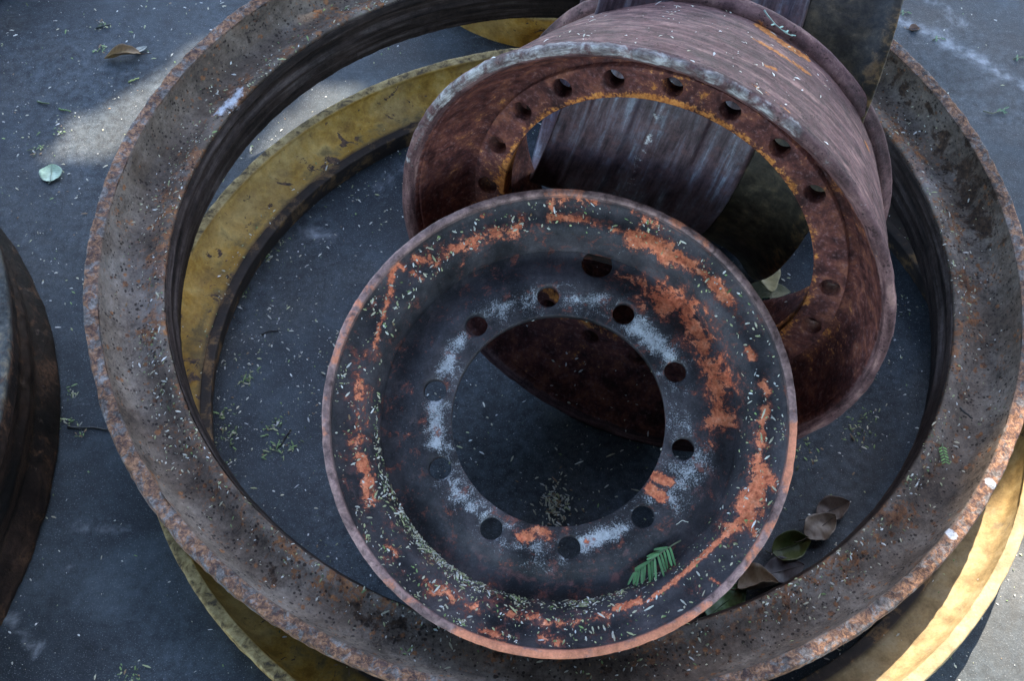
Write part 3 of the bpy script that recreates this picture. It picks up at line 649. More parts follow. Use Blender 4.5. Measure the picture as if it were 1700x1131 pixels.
ring_part('front_flange', [(0.3355, -0.0015, 0.003), (0.343, 0.0005, 0.004), (0.3495, -0.003, 0.004), (0.350, -0.014, 0.006), (0.340, -0.026, 0.006), (0.324, -0.026, 0.003), (0.3285, -0.009, 0.004)], dr, M_DRUM, 900, drum_attrs, maxseg=0.003, amp=0.0010, seed=5.1, warp=0.0018, chips=lambda V: -np.maximum(0, vnoise(V * 26) - 0.4) * 0.004 - np.maximum(0, vnoise(V * 90) - 0.5) * 0.0015)
ring_part('barrel', [(0.335, -0.016, 0.004), (0.3385, -0.026, 0.008), (0.3305, -0.060, 0.02), (0.305, -0.150, 0.04), (0.279, -0.226, 0.01), (0.274, -0.243, 0.006), (0.262, -0.243, 0.004), (0.268, -0.220, 0.01), (0.274, -0.125, 0.006), (0.268, -0.112, 0.004), (0.2655, -0.084, 0.004), (0.272, -0.094, 0.004), (0.283, -0.091, 0.008), (0.302, -0.066, 0.020), (0.319, -0.036, 0.014), (0.327, -0.014, 0.008)], dr, M_DRUM, 720, drum_attrs, maxseg=0.005, amp=0.0009, seed=5.6, warp=0.001)
ring_part('back_flange', [(0.263, -0.238, 0.003), (0.281, -0.240, 0.005), (0.2895, -0.254, 0.003), (0.2885, -0.262, 0.003), (0.276, -0.258, 0.004), (0.263, -0.250, 0.003)], dr, M_DRUM, 540, drum_attrs, maxseg=0.003, amp=0.0007, seed=5.9)
def web_attrs(V, R):
    z = vnoise(V * 9)
    edge = S(R, 0.240, 0.229)
    return {'inside': 1 + 0 * R, 'orange': np.clip(0.40 * edge + 0.16 + 0.28 * z + 0.12 * S(V[:, 1], -0.05, 0.2), 0, 1.2), 'worn': 0 * R}
hole0 = math.radians(2.0)
V, F = annulus_with_holes(0.2255, 0.271, 0.2290, 0.2690, 20, hole0 - math.pi / 20, 0.2515, 0.0140, lambda r: -0.0805 - 0.02 * (r - 0.25), 0.027, skip=(1,), per=16, nr=10, inner_cells=2, outer_cells=3)
mesh_obj('mounting_web', V, F, M_DRUM, dr, web_attrs(V, np.hypot(V[:, 0], V[:, 1])))

# --- barrel rim standing behind the drum, seen through it
RG = np.array([0.405, 0.275, 0.0]); RB, RT, RR = -0.215, -0.24, 0.305
RN = np.array([math.cos(RB) * math.cos(RT), math.sin(RB) * math.cos(RT), math.sin(RT)])
_f = frame(RG, RN); RC = RG + _f[:3, 1] * RR
R6 = frame(RC, RN)
rb = thing('barrel_rim', 'blue-purple streaked rim lying on its side behind the drum rim, seen through its opening', 'wheel rim', R6)
def rb_attrs(V, R):
    return {'olive': S(V[:, 2], -0.115, -0.112), 'orange': S(V[:, 2], -0.06, -0.02) * S(R, 0.280, 0.296) * 0.6, 'scrape_glint': S(np.abs(V[:, 2] + 0.255), 0.02, 0.0) * 0.5}
RBW = 0.272
ring_part('barrel', [(RBW - .006, -0.112, 0.003), (RBW + .002, -0.118, 0.003), (RBW + .002, -0.135, 0.004), (RBW - .003, -0.142, 0.004), (RBW - .003, -0.185, 0.004), (RBW + .002, -0.19, 0.004), (RBW + .002, -0.26, 0.004), (RBW - .003, -0.265, 0.003), (RBW - .003, -0.285, 0.003), (RBW + .003, -0.29, 0.004), (RBW + .003, -0.345, 0.004), (RBW - .003, -0.350, 0.004), (RBW - .003, -0.385, 0.004), (RBW - .016, -0.385, 0.003), (RBW - .016, -0.112, 0.003)], rb, M_BARREL, 540, rb_attrs, maxseg=0.004, amp=0.0007, seed=6.1)
ring_part('flange', [(RBW - .016, -0.114, 0.003), (RBW - .006, -0.113, 0.003), (RBW, -0.06, 0.02), (RBW + .012, -0.028, 0.02), (RR - .005, -0.010, 0.008), (RR, 0.0, 0.003), (RR - .007, 0.002, 0.003), (RBW + .006, -0.020, 0.02), (RBW - .010, -0.06, 0.02)], rb, M_BARREL, 540, rb_attrs, maxseg=0.004, amp=0.0007, seed=6.7)

# ------------------------------------------------------------------ litter scattered on the up-facing surfaces
PAL = np.array([(0.62, 0.60, 0.50), (0.70, 0.69, 0.64), (0.52, 0.48, 0.33), (0.42, 0.44, 0.22), (0.20, 0.30, 0.10), (0.26, 0.16, 0.08), (0.10, 0.13, 0.05)])
def sample_surface(objs, n, rng):
    Ps, Ns = [], []
    data = []
    for o in objs:
        me = o.data; me.calc_loop_triangles()
        V = np.empty(len(me.vertices) * 3); me.vertices.foreach_get('co', V); V = V.reshape(-1, 3)
        T = np.empty(len(me.loop_triangles) * 3, np.int32); me.loop_triangles.foreach_get('vertices', T); T = T.reshape(-1, 3)
        M = np.array((o.parent or o).matrix_world)
        V = V @ M[:3, :3].T + M[:3, 3]
        a, b, c = V[T[:, 0]], V[T[:, 1]], V[T[:, 2]]
        N = np.cross(b - a, c - a); A = np.linalg.norm(N, axis=1); N /= A[:, None] + 1e-20
        k = N[:, 2] > 0.45
        data.append((a[k], b[k], c[k], N[k], A[k] * N[k, 2]))
    a, b, c, N, A = [np.concatenate(x) for x in zip(*data)]
    i = rng.choice(len(A), n, p=A / A.sum())
    u, v = rng.random(n), rng.random(n); f = u + v > 1; u[f], v[f] = 1 - u[f], 1 - v[f]
    P = a[i] + (b[i] - a[i]) * u[:, None] + (c[i] - a[i]) * v[:, None]
    return P, N[i]
def chips_mesh(name, P, N, label, rng, wts=(0.34, 0.26, 0.16, 0.09, 0.07, 0.05, 0.03), size=1.0):
    n = len(P)
    t = rng.normal(size=(n, 3)); t -= np.sum(t * N, 1)[:, None] * N; t /= np.linalg.norm(t, axis=1)[:, None]
    b = np.cross(N, t)
    tilt = rng.normal(0, 0.22, n)[:, None]
    t2 = t + N * tilt; t2 /= np.linalg.norm(t2, axis=1)[:, None]
    L = np.exp(rng.normal(math.log(0.0018), 0.55, n))[:, None] * size; W = L * rng.uniform(0.18, 0.75, n)[:, None]
    L = np.clip(L, 0.0007, 0.0075); W = np.clip(W, 0.00055, 0.0014)
    lift = (np.abs(tilt) * L + 0.0004) * N
    q = P + lift; up = N * W * 0.5
    V = np.stack([q - t2 * L - b * W * .5, q - t2 * L * .2 - b * W + up, q + t2 * L - b * W * .3, q + t2 * L * .9 + b * W * .5, q + b * W + up, q - t2 * L * .9 + b * W * .4], 1).reshape(-1, 3)
    base = np.arange(n)[:, None] * 6
    F = np.concatenate([base + [0, 1, 4, 5], base + [1, 2, 3, 4]], 0)
    ci = rng.choice(len(PAL), n, p=np.array(wts) / sum(wts)); col = PAL[ci] * rng.uniform(0.7, 1.15, (n, 1))
    o = mesh_obj(name, V, F, M_CHIP, cols=np.repeat(np.clip(col, 0, 0.85), 6, 0), smooth=False)
    return tag(o, label, 'leaf litter', kind='stuff')
def gpx(x, y, z=0.0): return onz(x, y, z)[:2]
def near(P, pts, rad):
    m = np.zeros(len(P))
    for q in pts: m = np.maximum(m, np.clip(1 - np.linalg.norm(P[:, :2] - q, axis=1) / rad, 0, 1))
    return m
def build_litter():
    rng = np.random.default_rng(5)
    ch = lambda t: [c for c in t.children]
    # ground
    n = 60000
    P = np.c_[rng.uniform(-1.25, 1.05, n), rng.uniform(-0.85, 1.25, n), np.full(n, 0.0006)]
    cl = fbm(np.c_[P[:, :2] * 7, 0 * P[:, :1]], 3); cl2 = fbm(np.c_[P[:, :2] * 28, 0 * P[:, :1] + 3], 2)
    inside = np.linalg.norm(P[:, :2] - YC[:2], axis=1) < 0.585
    edge = S(np.linalg.norm(P[:, :2] - YC[:2], axis=1), 0.45, 0.57) * inside
    d = 0.05 + 0.16 * S(cl, -0.1, 0.6) + 0.22 * S(cl2, 0.25, 0.8)
    d = d * np.where(inside, 1.25, 0.75) + 0.28 * edge * S(cl2, -0.2, 0.5)
    d *= 1.75
    d *= np.where((P[:, 0] > 0.55) & (P[:, 1] > 0.1), 0.12, 1.0)
    d *= np.where((P[:, 1] < -0.1) & (P[:, 0] < -0.35) & ~inside, 0.45, 1.0)
    k = rng.random(n) < d; P = P[k]
    chips_mesh('leaf_litter', P, np.tile([0, 0, 1.0], (len(P), 1)), 'pale chips of dry leaf strewn over the dark ground', rng, wts=(.28, .16, .22, .14, .1, .06, .04), size=0.88)
    # green and straw clumps on the ground
    Q, cols = [], []
    for (x, y, r, m) in [(470, 745, 22, 60), (412, 632, 12, 30), (465, 700, 10, 20), (445, 715, 8, 14), (120, 655, 10, 16), (115, 700, 12, 20), (135, 715, 10, 14), (165, 45, 12, 20), (170, 82, 10, 14), (100, 220, 10, 14), (60, 250, 12, 20), (680, 560, 10, 0), (1255, 440, 10, 30), (1275, 490, 12, 40), (215, 1125, 14, 40), (1330, 745, 22, 30), (1420, 720, 20, 40), (1440, 690, 14, 20), (455, 395, 16, 24), (440, 430, 14, 24), (400, 490, 12, 24), (370, 690, 10, 24), (380, 720, 14, 30)]:
        c = gpx(x, y); Q.append(np.c_[c + rng.normal(0, r / 1500, (m, 2)), np.full(m, 0.001)])
    Q = np.concatenate(Q); chips_mesh('moss_bits', Q, np.tile([0, 0, 1.0], (len(Q), 1)), 'small dark green crumbs of moss and leaf on the ground', rng, wts=(0.05, 0.02, 0.08, 0.15, 0.4, 0.1, 0.2), size=1.25)['category'] = 'moss'
    c = gpx(922, 838); Q = np.c_[c + rng.standard_t(2.5, (190, 2)) * (0.011, 0.016), np.abs(rng.normal(0.002, 0.002, 190))]
    chips_mesh('straw_pile', Q, np.tile([0, 0, 1.0], (len(Q), 1)), 'little heap of straw-coloured bits seen through the wheel bore', rng, wts=(0.2, 0.05, 0.5, 0.1, 0, 0.15, 0), size=1.5)
    # grey ring
    P, N = sample_surface([o for o in ch(g) if o.name.startswith('bead_seat')], 13000, rng)
    loc = to_local(GM, P); R = np.hypot(loc[:, 0], loc[:, 1]); cl = fbm(loc * 16, 3)
    k = (loc[:, 2] > -0.056) & (rng.random(len(P)) < (0.08 + 0.55 * S(R, 0.668, 0.625)) * (0.25 + 1.0 * S(cl, -0.3, 0.5)) * 0.75)
    chips_mesh('leaf_litter', P[k], N[k], 'pale leaf chips lying in the channel of the huge grey ring', rng, wts=(.22, .10, .24, .18, .1, .12, .04), size=0.8)
    # yellow ring
    P, N = sample_surface([o for o in ch(yg) if o.name.startswith('bead_seat')], 5000, rng)
    loc = to_local(YM, P); R = np.hypot(loc[:, 0], loc[:, 1]); cl = fbm(loc * 14, 3)
    k = (loc[:, 2] > -0.044) & (rng.random(len(P)) < (0.02 + 0.5 * S(R, 0.63, 0.605)) * S(cl, -0.3, 0.5))
    chips_mesh('leaf_litter', P[k], N[k], 'leaf chips gathered along the inner edge of the yellow ring', rng, wts=(.2, .12, .2, .1, .18, .12, .08), size=0.8)
    # disc wheel
    P, N = sample_surface(ch(wh), 125000, rng)
    loc = to_local(WM, P); R = np.hypot(loc[:, 0], loc[:, 1]); A = np.degrees(np.arctan2(loc[:, 1], loc[:, 0])) % 360; cl = fbm(loc * 26, 3)
    low = S(A, 120, 165) * S(A, 318, 285)
    val = np.exp(-((R - 0.236) / 0.011) ** 2) * low
    gut = np.exp(-((R - 0.299) / 0.005) ** 2) * np.maximum(low, 0.25)
    disc = S(R, 0.19, 0.205) * S(R, 0.250, 0.243)
    d = 0.018 + 0.035 * S(cl, 0, 0.5) + val * (0.22 + 0.75 * S(cl, -0.1, 0.4)) + gut * 0.25 * S(cl, -0.1, 0.5) + 0.07 * disc * S(cl, -0.2, 0.5) * (0.4 + low)
    k = (loc[:, 2] > -0.0595) & (rng.random(len(P)) < d) & (R < 0.303)
    chips_mesh('leaf_litter', P[k], N[k], 'leaf chips sprinkled over the orange-flecked wheel and heaped in its groove', rng, wts=(.22, .10, .26, .24, .12, .04, .02), size=0.82)
    # drum and barrel
    P, N = sample_surface([o for o in ch(dr) if o.name.startswith(('barrel', 'front'))], 2600, rng)
    k = (N[:, 2] > 0.72) & (rng.random(len(P)) < 0.26 * (0.3 + S(fbm(P * 20), 0, 0.5)))
    chips_mesh('leaf_litter', P[k], N[k], 'few pale leaf chips on top of the rusty drum rim', rng, wts=(.5, .4, .1, 0, 0, 0, 0))
build_litter()

# ------------------------------------------------------------------ leaves, sprigs and twigs
def tube(pts, r0, r1, k=6):
    pts = np.asarray(pts, float); n = len(pts); V = []
    for i in range(n):
        d = pts[min(i + 1, n - 1)] - pts[max(i - 1, 0)]; d /= np.linalg.norm(d) + 1e-12
        a = np.cross(d, (0.3, 0.2, 0.93)); a /= np.linalg.norm(a); b = np.cross(d, a)
        r = r0 + (r1 - r0) * i / (n - 1)
        V += [pts[i] + r * (a * math.cos(q * 2 * math.pi / k) + b * math.sin(q * 2 * math.pi / k)) for q in range(k)]
    F = [[i * k + q, i * k + (q + 1) % k, (i + 1) * k + (q + 1) % k, (i + 1) * k + q] for i in range(n - 1) for q in range(k)] + [list(range(k))[::-1], [(n - 1) * k + q for q in range(k)]]
    return np.array(V), F
def leaf(name, label, px, py, yaw, L, W, col, col2, z=0.0, curl=0.3, bend=0.2, crumple=0.004, lift=0.004, roll=0.0, stalk=0.25, seed=0, M=None):
    if M is None:
        P = onz(px, py, z + lift); M = np.eye(4); M[:3, 3] = P
    n, n0 = M[:3, 2].copy(), M[:3, :3].copy()
    R = np.array(Matrix.Rotation(yaw, 3, 'Z') @ Matrix.Rotation(roll, 3, 'X'))
    M = M.copy(); M[:3, :3] = n0 @ R
    t = thing(name, label, 'leaf', M)
    nu, nv = 28, 14
    u = np.linspace(0, 1, nu + 1); v = np.linspace(-1, 1, nv + 1)
    U, Vv = np.meshgrid(u, v, indexing='ij')
    wd = W * np.sin(np.pi * np.clip(U, 0, 1) ** 0.85) ** 0.75 * (1 + 0.08 * vnoise(np.c_[U.ravel() * 6 + seed, Vv.ravel() * 0.5, 0 * U.ravel()]).reshape(U.shape))
    X = (U - 0.5) * L; Y = Vv * wd
    vein = np.abs(((U * 9 + np.abs(Vv) * 1.6) % 1) - 0.5)
    Z = curl * W * (Vv ** 2) * np.sin(np.pi * U) + bend * L * (U - 0.5) ** 2 - 0.06 * W * (1 - np.abs(Vv)) + 0.0010 * (0.5 - vein) * (np.abs(Vv) > 0.08)
    Q = np.stack([X, Y, Z], -1).reshape(-1, 3)
    Q[:, 2] += crumple * fbm(np.c_[Q[:, :2] * 60, 0 * Q[:, :1] + seed], 2)
    i, j = np.meshgrid(np.arange(nu), np.arange(nv), indexing='ij'); a = (i * (nv + 1) + j).ravel()
    F = np.stack([a, a + nv + 1, a + nv + 2, a + 1], 1)
    mixv = np.clip(0.5 + 0.9 * fbm(np.c_[Q[:, :2] * 45, 0 * Q[:, :1] + seed + 4], 3), 0, 1)[:, None]
    cols = np.array(col) * (1 - mixv) + np.array(col2) * mixv
    cols *= (1 - 0.35 * np.clip(1 - vein.ravel() * 6, 0, 1) * (np.abs(Vv.ravel()) > 0.1))[:, None]
    b = mesh_obj('blade', Q, F, M_LEAF, t, cols=cols)
    so = b.modifiers.new('thickness', 'SOLIDIFY'); so.thickness = 0.0005
    mid = np.array([[(q - 0.5) * L, 0, 0] for q in np.linspace(0, 0.96, 12)]); mid[:, 2] = bend * L * (np.linspace(0, 0.96, 12) - 0.5) ** 2 - 0.05 * W
    sv, sf = tube(mid + [0, 0, 0.0006], 0.0010, 0.0004)
    mesh_obj('midrib', sv, sf, M_LEAF, t, cols=np.tile(np.array(col2) * 0.45, (len(sv), 1)))
    if stalk:
        st = np.array([[-0.5 * L - q * stalk * L, 0.10 * L * q * q, mid[0, 2] * (1 - q)] for q in np.linspace(-0.02, 1, 6)])
        sv, sf = tube(st, 0.0009, 0.0007); mesh_obj('stalk', sv, sf, M_LEAF, t, cols=np.tile(np.array(col2) * 0.4, (len(sv), 1)))
    return t
def sprig(name, label, path, leaflets, M=None, col=(0.10, 0.22, 0.07), stemcol=(0.12, 0.13, 0.07)):
    """path: 3D points of the stem; leaflets: (position along stem 0..1, direction vector 3D, length, width)"""
    path = np.asarray(path); c = path.mean(0)
    Mx = np.eye(4); Mx[:3, 3] = c
    t = thing(name, label, 'sprig', Mx)
    sv, sf = tube(path - c, 0.0011, 0.0006); mesh_obj('stem', sv, sf, M_LEAF, t, cols=np.tile(stemcol, (len(sv), 1)))
    s = np.r_[0, np.cumsum(np.linalg.norm(np.diff(path, axis=0), axis=1))]; s /= s[-1]
    for (q, d, L, W, nrm) in leaflets:
        p = np.array([np.interp(q, s, path[:, k]) for k in range(3)]) - c
        d = np.asarray(d, float); d /= np.linalg.norm(d); sd = np.cross(nrm, d); sd /= np.linalg.norm(sd)
        V = []
        for k, (a, wv) in enumerate([(0, .35), (.12, .9), (.4, 1), (.75, .95), (.95, .6)]):
            V += [p + d * a * L - sd * wv * W + nrm * (0.0004 + 0.002 * a * (1 - a)), p + d * a * L + nrm * (0.0002 + 0.001 * a * (1 - a)), p + d * a * L + sd * wv * W + nrm * (0.0004 + 0.002 * a * (1 - a))]
        V.append(p + d * L + nrm * 0.0004)
        F = [[k * 3 + a, k * 3 + a + 3, k * 3 + a + 4, k * 3 + a + 1] for k in range(4) for a in (0, 1)] + [[12, 15, 13], [13, 15, 14]]
        f = random.uniform(0.75, 1.25)
        o = mesh_obj('leaflet', V, F, M_LEAF, t, cols=np.tile(np.clip(np.array(col) * f, 0, 1), (len(V), 1)), smooth=False)
        so = o.modifiers.new('thickness', 'SOLIDIFY'); so.thickness = 0.0003
    return t
def twig(label, pts, r=0.0012, col=(0.03, 0.025, 0.02), cat='twig', name='twig'):
    pts = np.asarray(pts, float); c = pts.mean(0)
    n = len(pts); tt = np.linspace(0, 1, 10); q = np.stack([np.interp(tt, np.linspace(0, 1, n), pts[:, k]) for k in range(3)], 1)
    q[1:-1] += RNG.normal(0, min(0.0010, r * 0.4), (8, 3)) * (1, 1, 0.2)
    V, F = tube(q - c, r, r * 0.6); o = mesh_obj(name, V, F, M_LEAF, cols=np.tile(col, (len(V), 1)))
    o.location = c; return tag(o, label, cat)
R_ = math.radians
leaf('dry_leaf', 'curled brown and yellow leaf lying on the ground at the upper left', 203, 90, R_(188), 0.068, 0.0135, (0.36, 0.23, 0.09), (0.13, 0.07, 0.045), curl=0.9, bend=-0.15, lift=0.010, crumple=0.005, stalk=0.3, seed=1, roll=0.25)
leaf('dry_leaf', 'small pale grey leaf tucked behind the curled brown leaf', 233, 82, R_(35), 0.026, 0.0065, (0.60, 0.60, 0.52), (0.42, 0.42, 0.36), curl=0.4, lift=0.004, stalk=0, seed=2)
leaf('fallen_leaf', 'pale green rounded leaf lying alone on the ground at the left', 85, 288, R_(98), 0.040, 0.0195, (0.42, 0.58, 0.36), (0.55, 0.66, 0.48), curl=0.28, bend=0.25, lift=0.003, stalk=0.08, seed=3)
leaf('dry_leaf', 'tiny brown leaf on the bare ground at the upper right', 1518, 47, R_(10), 0.022, 0.008, (0.25, 0.14, 0.09), (0.14, 0.08, 0.05), curl=0.6, lift=0.002, stalk=0.2, seed=5)
leaf('dry_leaf', 'grey-brown veined leaf on the ground, uppermost of the pile at the lower right', 1383, 846, R_(25), 0.056, 0.019, (0.14, 0.100, 0.072), (0.085, 0.056, 0.040), curl=0.35, lift=0.005, crumple=0.007, stalk=0.5, seed=6)
leaf('dry_leaf', 'pale taupe veined leaf overlapping the uppermost leaf of the lower right pile', 1362, 876, R_(38), 0.060, 0.021, (0.19, 0.145, 0.10), (0.12, 0.085, 0.056), curl=0.4, lift=0.012, crumple=0.007, stalk=0.3, seed=7)
leaf('fallen_leaf', 'olive green leaf in the middle of the lower right leaf pile', 1312, 908, R_(20), 0.062, 0.021, (0.045, 0.070, 0.016), (0.09, 0.10, 0.028), curl=0.7, lift=0.008, crumple=0.008, stalk=0.1, seed=8, roll=0.3)
leaf('dry_leaf', 'dark slate-coloured leaf between the olive leaf and the folded tan leaf', 1300, 948, R_(15), 0.065, 0.020, (0.045, 0.045, 0.05), (0.07, 0.06, 0.06), curl=0.3, lift=0.006, stalk=0.2, seed=9)
leaf('dry_leaf', 'folded tan leaf at the near end of the lower right leaf pile', 1258, 975, R_(10), 0.060, 0.021, (0.30, 0.235, 0.15), (0.20, 0.15, 0.09), curl=1.3, lift=0.009, stalk=0.2, seed=10, roll=-0.4)
leaf('fallen_leaf', 'dark green leaf half hidden under the near right edge of the orange-flecked wheel', 1205, 1000, R_(40), 0.075, 0.026, (0.055, 0.11, 0.04), (0.07, 0.15, 0.05), curl=0.4, lift=0.006, stalk=0.1, seed=11)
leaf('fallen_leaf', 'upright grey-green leaf seen through the opening of the drum rim', 1256, 452, R_(110), 0.098, 0.029, (0.30, 0.24, 0.10), (0.40, 0.34, 0.18), curl=0.8, lift=0.018, stalk=0.15, seed=12, roll=0.5)
leaf('fallen_leaf', 'flat grey-green leaf below the upright one inside the drum rim', 1276, 484, R_(-8), 0.070, 0.018, (0.24, 0.23, 0.13), (0.33, 0.30, 0.19), curl=0.4, lift=0.005, stalk=0.1, seed=13)

def won(x, y, e=0.046, up=0.004): 
    c = WM[:3, 3] - WM[:3, 2] * e; return onplane(x, y, c, WM[:3, 2]) + WM[:3, 2] * up
pth = [won(*p) for p in [(1130, 898), (1116, 906), (1098, 918), (1080, 932), (1062, 945), (1050, 953)]]
lf = []
for q, dx, dy, L in [(.22, 12, 32, 34), (.28, 10, 34, 36), (.34, 8, 35, 37), (.41, 7, 36, 38), (.47, 6, 36, 38), (.54, 5, 36, 38), (.60, 4, 36, 37), (.67, 2, 35, 36), (.74, 0, 34, 34), (.80, -1, 32, 32), (.86, -4, 28, 28), (.92, -6, 24, 24), (.97, -9, 20, 22), (.24, -30, 4, 30), (.32, -30, 10, 32), (.42, -24, 12, 26), (.62, -26, 14, 30), (.74, -24, 14, 24)]:
    a, b = won(1090, 925), won(1090 + dx, 925 + dy); lf.append((q, b - a, L / 1254.0, 0.0019, WM[:3, 2]))
lf = [(q, d + WM[:3, 2] * random.uniform(-.15, .35) * np.linalg.norm(d) + WM[:3, 0] * random.uniform(-.12, .12) * np.linalg.norm(d), L * random.uniform(.82, 1.1), W * random.uniform(.8, 1.1), n) for q, d, L, W, n in lf]
sprig('fern_sprig', 'green feathery sprig lying in the groove of the orange-flecked wheel', pth, lf, col=(0.085, 0.20, 0.075))
def gon(x, y, e=0.046, up=0.003):
    c = GM[:3, 3] - GM[:3, 2] * e; return onplane(x, y, c, GM[:3, 2]) + GM[:3, 2] * up
pth = [gon(*p) for p in [(1563, 738), (1564, 748), (1567, 760), (1569, 770)]]
lf = []
for q in (.2, .35, .5, .65, .8, .95):
    for sg in (-1, 1): lf.append((q, gon(1565 + sg * 7, 754 + 4) - gon(1565, 754), 0.007, 0.0009, GM[:3, 2]))
sprig('fern_sprig', 'tiny bright green sprig on the right side of the huge grey ring', pth, lf, col=(0.22, 0.42, 0.12))
pth = [onz(*p, 0.003) for p in [(1632, 184), (1648, 188), (1660, 184), (1668, 180)]]
lf = [(q, onz(1660 + dx, 184 + dy, .003) - onz(1660, 184, .003), 0.012, 0.0016, np.array([0, 0, 1.0])) for q, dx, dy in [(.6, 8, -8), (.7, 10, -3), (.8, 10, 4), (.95, 10, -4), (.9, 4, 9)]]
sprig('fern_sprig', 'small dark green sprig on the bare ground at the right edge', pth, lf, col=(0.05, 0.14, 0.06))
for k, (x, y, lab) in enumerate([(1500, 20, 'tiny green leaf scrap on the ground just right of the drum rim top'), (1556, 63, 'thin green leaf scrap beside the tiny brown leaf'), (1690, 95, 'green leaf scrap at the right edge of the ground')]):
    pth = [onz(x - 8, y + 3, .002), onz(x, y, .003), onz(x + 9, y - 1, .002)]
    lf = [(q, onz(x + dx, y + dy, .002) - onz(x, y, .002), 0.010, 0.0014, np.array([0, 0, 1.0])) for q, dx, dy in [(.3, 4, -8), (.5, -4, 8), (.8, 8, 3)]]
    sprig('leaf_scrap', lab, pth, lf, col=(0.06, 0.15, 0.06))
twig('short dark twig lying across the right side of the huge grey ring', [gon(1592, 679), gon(1602, 688), gon(1614, 697)], 0.0019)
twig('thin dark twig on the ground between the dark rim and the grey ring', [onz(112, 709, .002), onz(150, 711, .002), onz(186, 713, .002)], 0.0020, (0.015, 0.014, 0.013))
twig('thin dark twig on the ground inside the yellow ring at the left', [onz(434, 556, .002), onz(446, 549, .003), onz(462, 550, .002)], 0.0014)
twig('straight dark twig on the ground below the inner left of the yellow ring', [onz(483, 713, .002), onz(474, 724, .002), onz(466, 740, .002)], 0.0013)
twig('short dark twig on the ground above the curled brown leaf', [onz(160, 46, .002), onz(172, 43, .003), onz(183, 39, .002)], 0.0020, (0.03, 0.045, 0.035))
twig('narrow yellow-green leaf blade on the ground beside the sun strip', [onz(213, 136, .002), onz(222, 132, .003), onz(231, 129, .002)], 0.0016, (0.30, 0.38, 0.12), 'leaf', 'grass_leaf')
twig('narrow green leaf blade on the ground above the pale green leaf', [onz(98, 180, .002), onz(108, 183, .003), onz(118, 184, .002)], 0.0016, (0.16, 0.26, 0.08), 'leaf', 'grass_leaf')
twig('dull green leaf blade on the ground left of the sun strip', [onz(62, 168, .002), onz(72, 171, .003), onz(82, 171, .002)], 0.0016, (0.10, 0.15, 0.06), 'leaf', 'grass_leaf')
twig('thin pale stalk arched on the orange-flecked wheel near the right bolt holes', [won(1142, 868), won(1132, 865, .044, .006), won(1122, 872)], 0.0006, (0.6, 0.58, 0.48), 'stalk', 'dry_stalk')
# thin green twig resting on the back edge of the drum rim
def drum_at(px, py, out=0.006):
    q = on_barrel(px, py)
    r = np.interp(-q[1], [0.0, 0.05, 0.23], [0.338, 0.330, 0.280]) + out
    return to_world(DM, np.array([r * math.cos(q[0]), r * math.sin(q[0]), q[1]]))
pth = [drum_at(1262, 30, .014), drum_at(1270, 36, .010), drum_at(1284, 46, .006), drum_at(1300, 58, .005), drum_at(1312, 64, .005)]
nd = drum_at(1290, 52, 0.02) - drum_at(1290, 52, 0.0); nd /= np.linalg.norm(nd)
lf = [(q, drum_at(1290 + dx, 52 + dy) - drum_at(1290, 52), 0.008, 0.0011, nd) for q, dx, dy in [(.45, -6, 2), (.6, 8, -3), (.7, 8, 4), (.8, 6, -5), (.95, 8, 1)]]
sprig('leaf_scrap', 'grey-green twig resting on the back edge of the drum rim', pth, lf, col=(0.22, 0.33, 0.26), stemcol=(0.25, 0.33, 0.28))

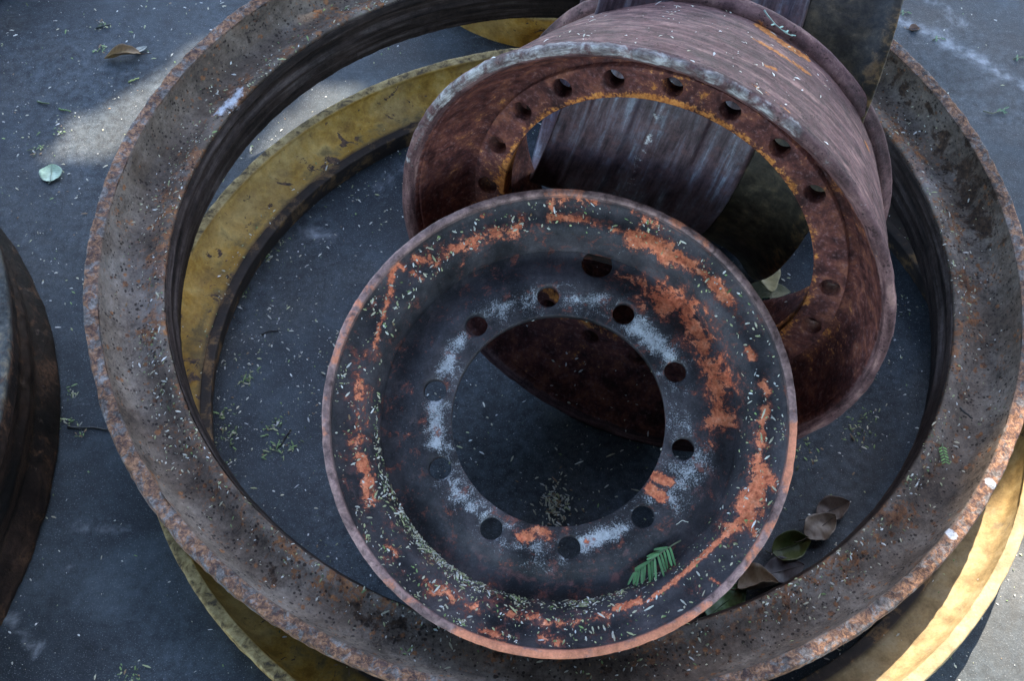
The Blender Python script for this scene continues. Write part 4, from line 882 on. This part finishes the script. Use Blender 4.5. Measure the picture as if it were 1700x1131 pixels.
# ------------------------------------------------------------------ added, unseen sun awning out of frame: gaps shaped to let the strips of sunlight through
def build_light_blocker():
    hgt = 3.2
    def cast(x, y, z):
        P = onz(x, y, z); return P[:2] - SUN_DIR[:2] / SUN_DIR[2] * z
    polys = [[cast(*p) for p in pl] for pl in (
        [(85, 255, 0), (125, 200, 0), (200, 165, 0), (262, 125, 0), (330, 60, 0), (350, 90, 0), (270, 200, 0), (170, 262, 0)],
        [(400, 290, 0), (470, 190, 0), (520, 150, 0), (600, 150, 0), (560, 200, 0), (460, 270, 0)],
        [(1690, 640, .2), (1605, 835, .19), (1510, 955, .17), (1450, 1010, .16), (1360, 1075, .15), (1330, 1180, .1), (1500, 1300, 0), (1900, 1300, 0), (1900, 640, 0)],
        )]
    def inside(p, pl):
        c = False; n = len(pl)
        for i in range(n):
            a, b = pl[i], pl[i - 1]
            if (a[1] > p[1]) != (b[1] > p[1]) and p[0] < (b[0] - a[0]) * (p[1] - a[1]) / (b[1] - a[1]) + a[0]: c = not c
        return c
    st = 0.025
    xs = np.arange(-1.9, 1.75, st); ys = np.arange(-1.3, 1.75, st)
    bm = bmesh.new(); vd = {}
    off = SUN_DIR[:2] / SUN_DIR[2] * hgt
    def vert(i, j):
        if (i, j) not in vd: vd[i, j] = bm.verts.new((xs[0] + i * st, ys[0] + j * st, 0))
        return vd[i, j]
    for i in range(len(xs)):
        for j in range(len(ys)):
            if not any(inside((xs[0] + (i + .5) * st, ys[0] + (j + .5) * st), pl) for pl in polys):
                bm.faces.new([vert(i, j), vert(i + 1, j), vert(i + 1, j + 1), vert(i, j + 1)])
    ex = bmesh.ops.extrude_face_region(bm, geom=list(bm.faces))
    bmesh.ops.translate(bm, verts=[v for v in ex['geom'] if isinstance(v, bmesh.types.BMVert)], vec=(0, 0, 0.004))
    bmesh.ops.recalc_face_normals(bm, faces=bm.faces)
    me = bpy.data.meshes.new('blocker_panel'); bm.to_mesh(me); bm.free(); me.materials.append(M_BLOCKER)
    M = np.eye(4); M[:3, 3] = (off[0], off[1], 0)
    a = thing('light_blocker', 'added unseen awning outside the picture that shades the rims', 'blocker', M)
    o = bpy.data.objects.new('blocker_panel', me); C.objects.link(o); o.parent = a; o.location = (0, 0, hgt)
    bm = bmesh.new(); bmesh.ops.create_cube(bm, size=1.0); bmesh.ops.scale(bm, vec=(10.0, 5.2, 0.02), verts=bm.verts)  # unseen overhead panel added to cut sky light from the viewer's side
    me = bpy.data.meshes.new('blocker_panel'); bm.to_mesh(me); bm.free(); me.materials.append(M_BLOCKER)
    o = bpy.data.objects.new('blocker_panel', me); C.objects.link(o); o.parent = a; o.location = (-off[0], -2.4 - off[1], 3.0)
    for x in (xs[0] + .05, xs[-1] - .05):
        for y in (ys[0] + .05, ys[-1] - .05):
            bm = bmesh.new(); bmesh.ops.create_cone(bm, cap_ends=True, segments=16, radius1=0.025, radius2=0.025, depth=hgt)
            me = bpy.data.meshes.new('blocker_post'); bm.to_mesh(me); bm.free(); me.materials.append(M_BLOCKER)
            p = bpy.data.objects.new('blocker_post', me); C.objects.link(p); p.parent = a; p.location = (x, y, hgt / 2)
build_light_blocker()
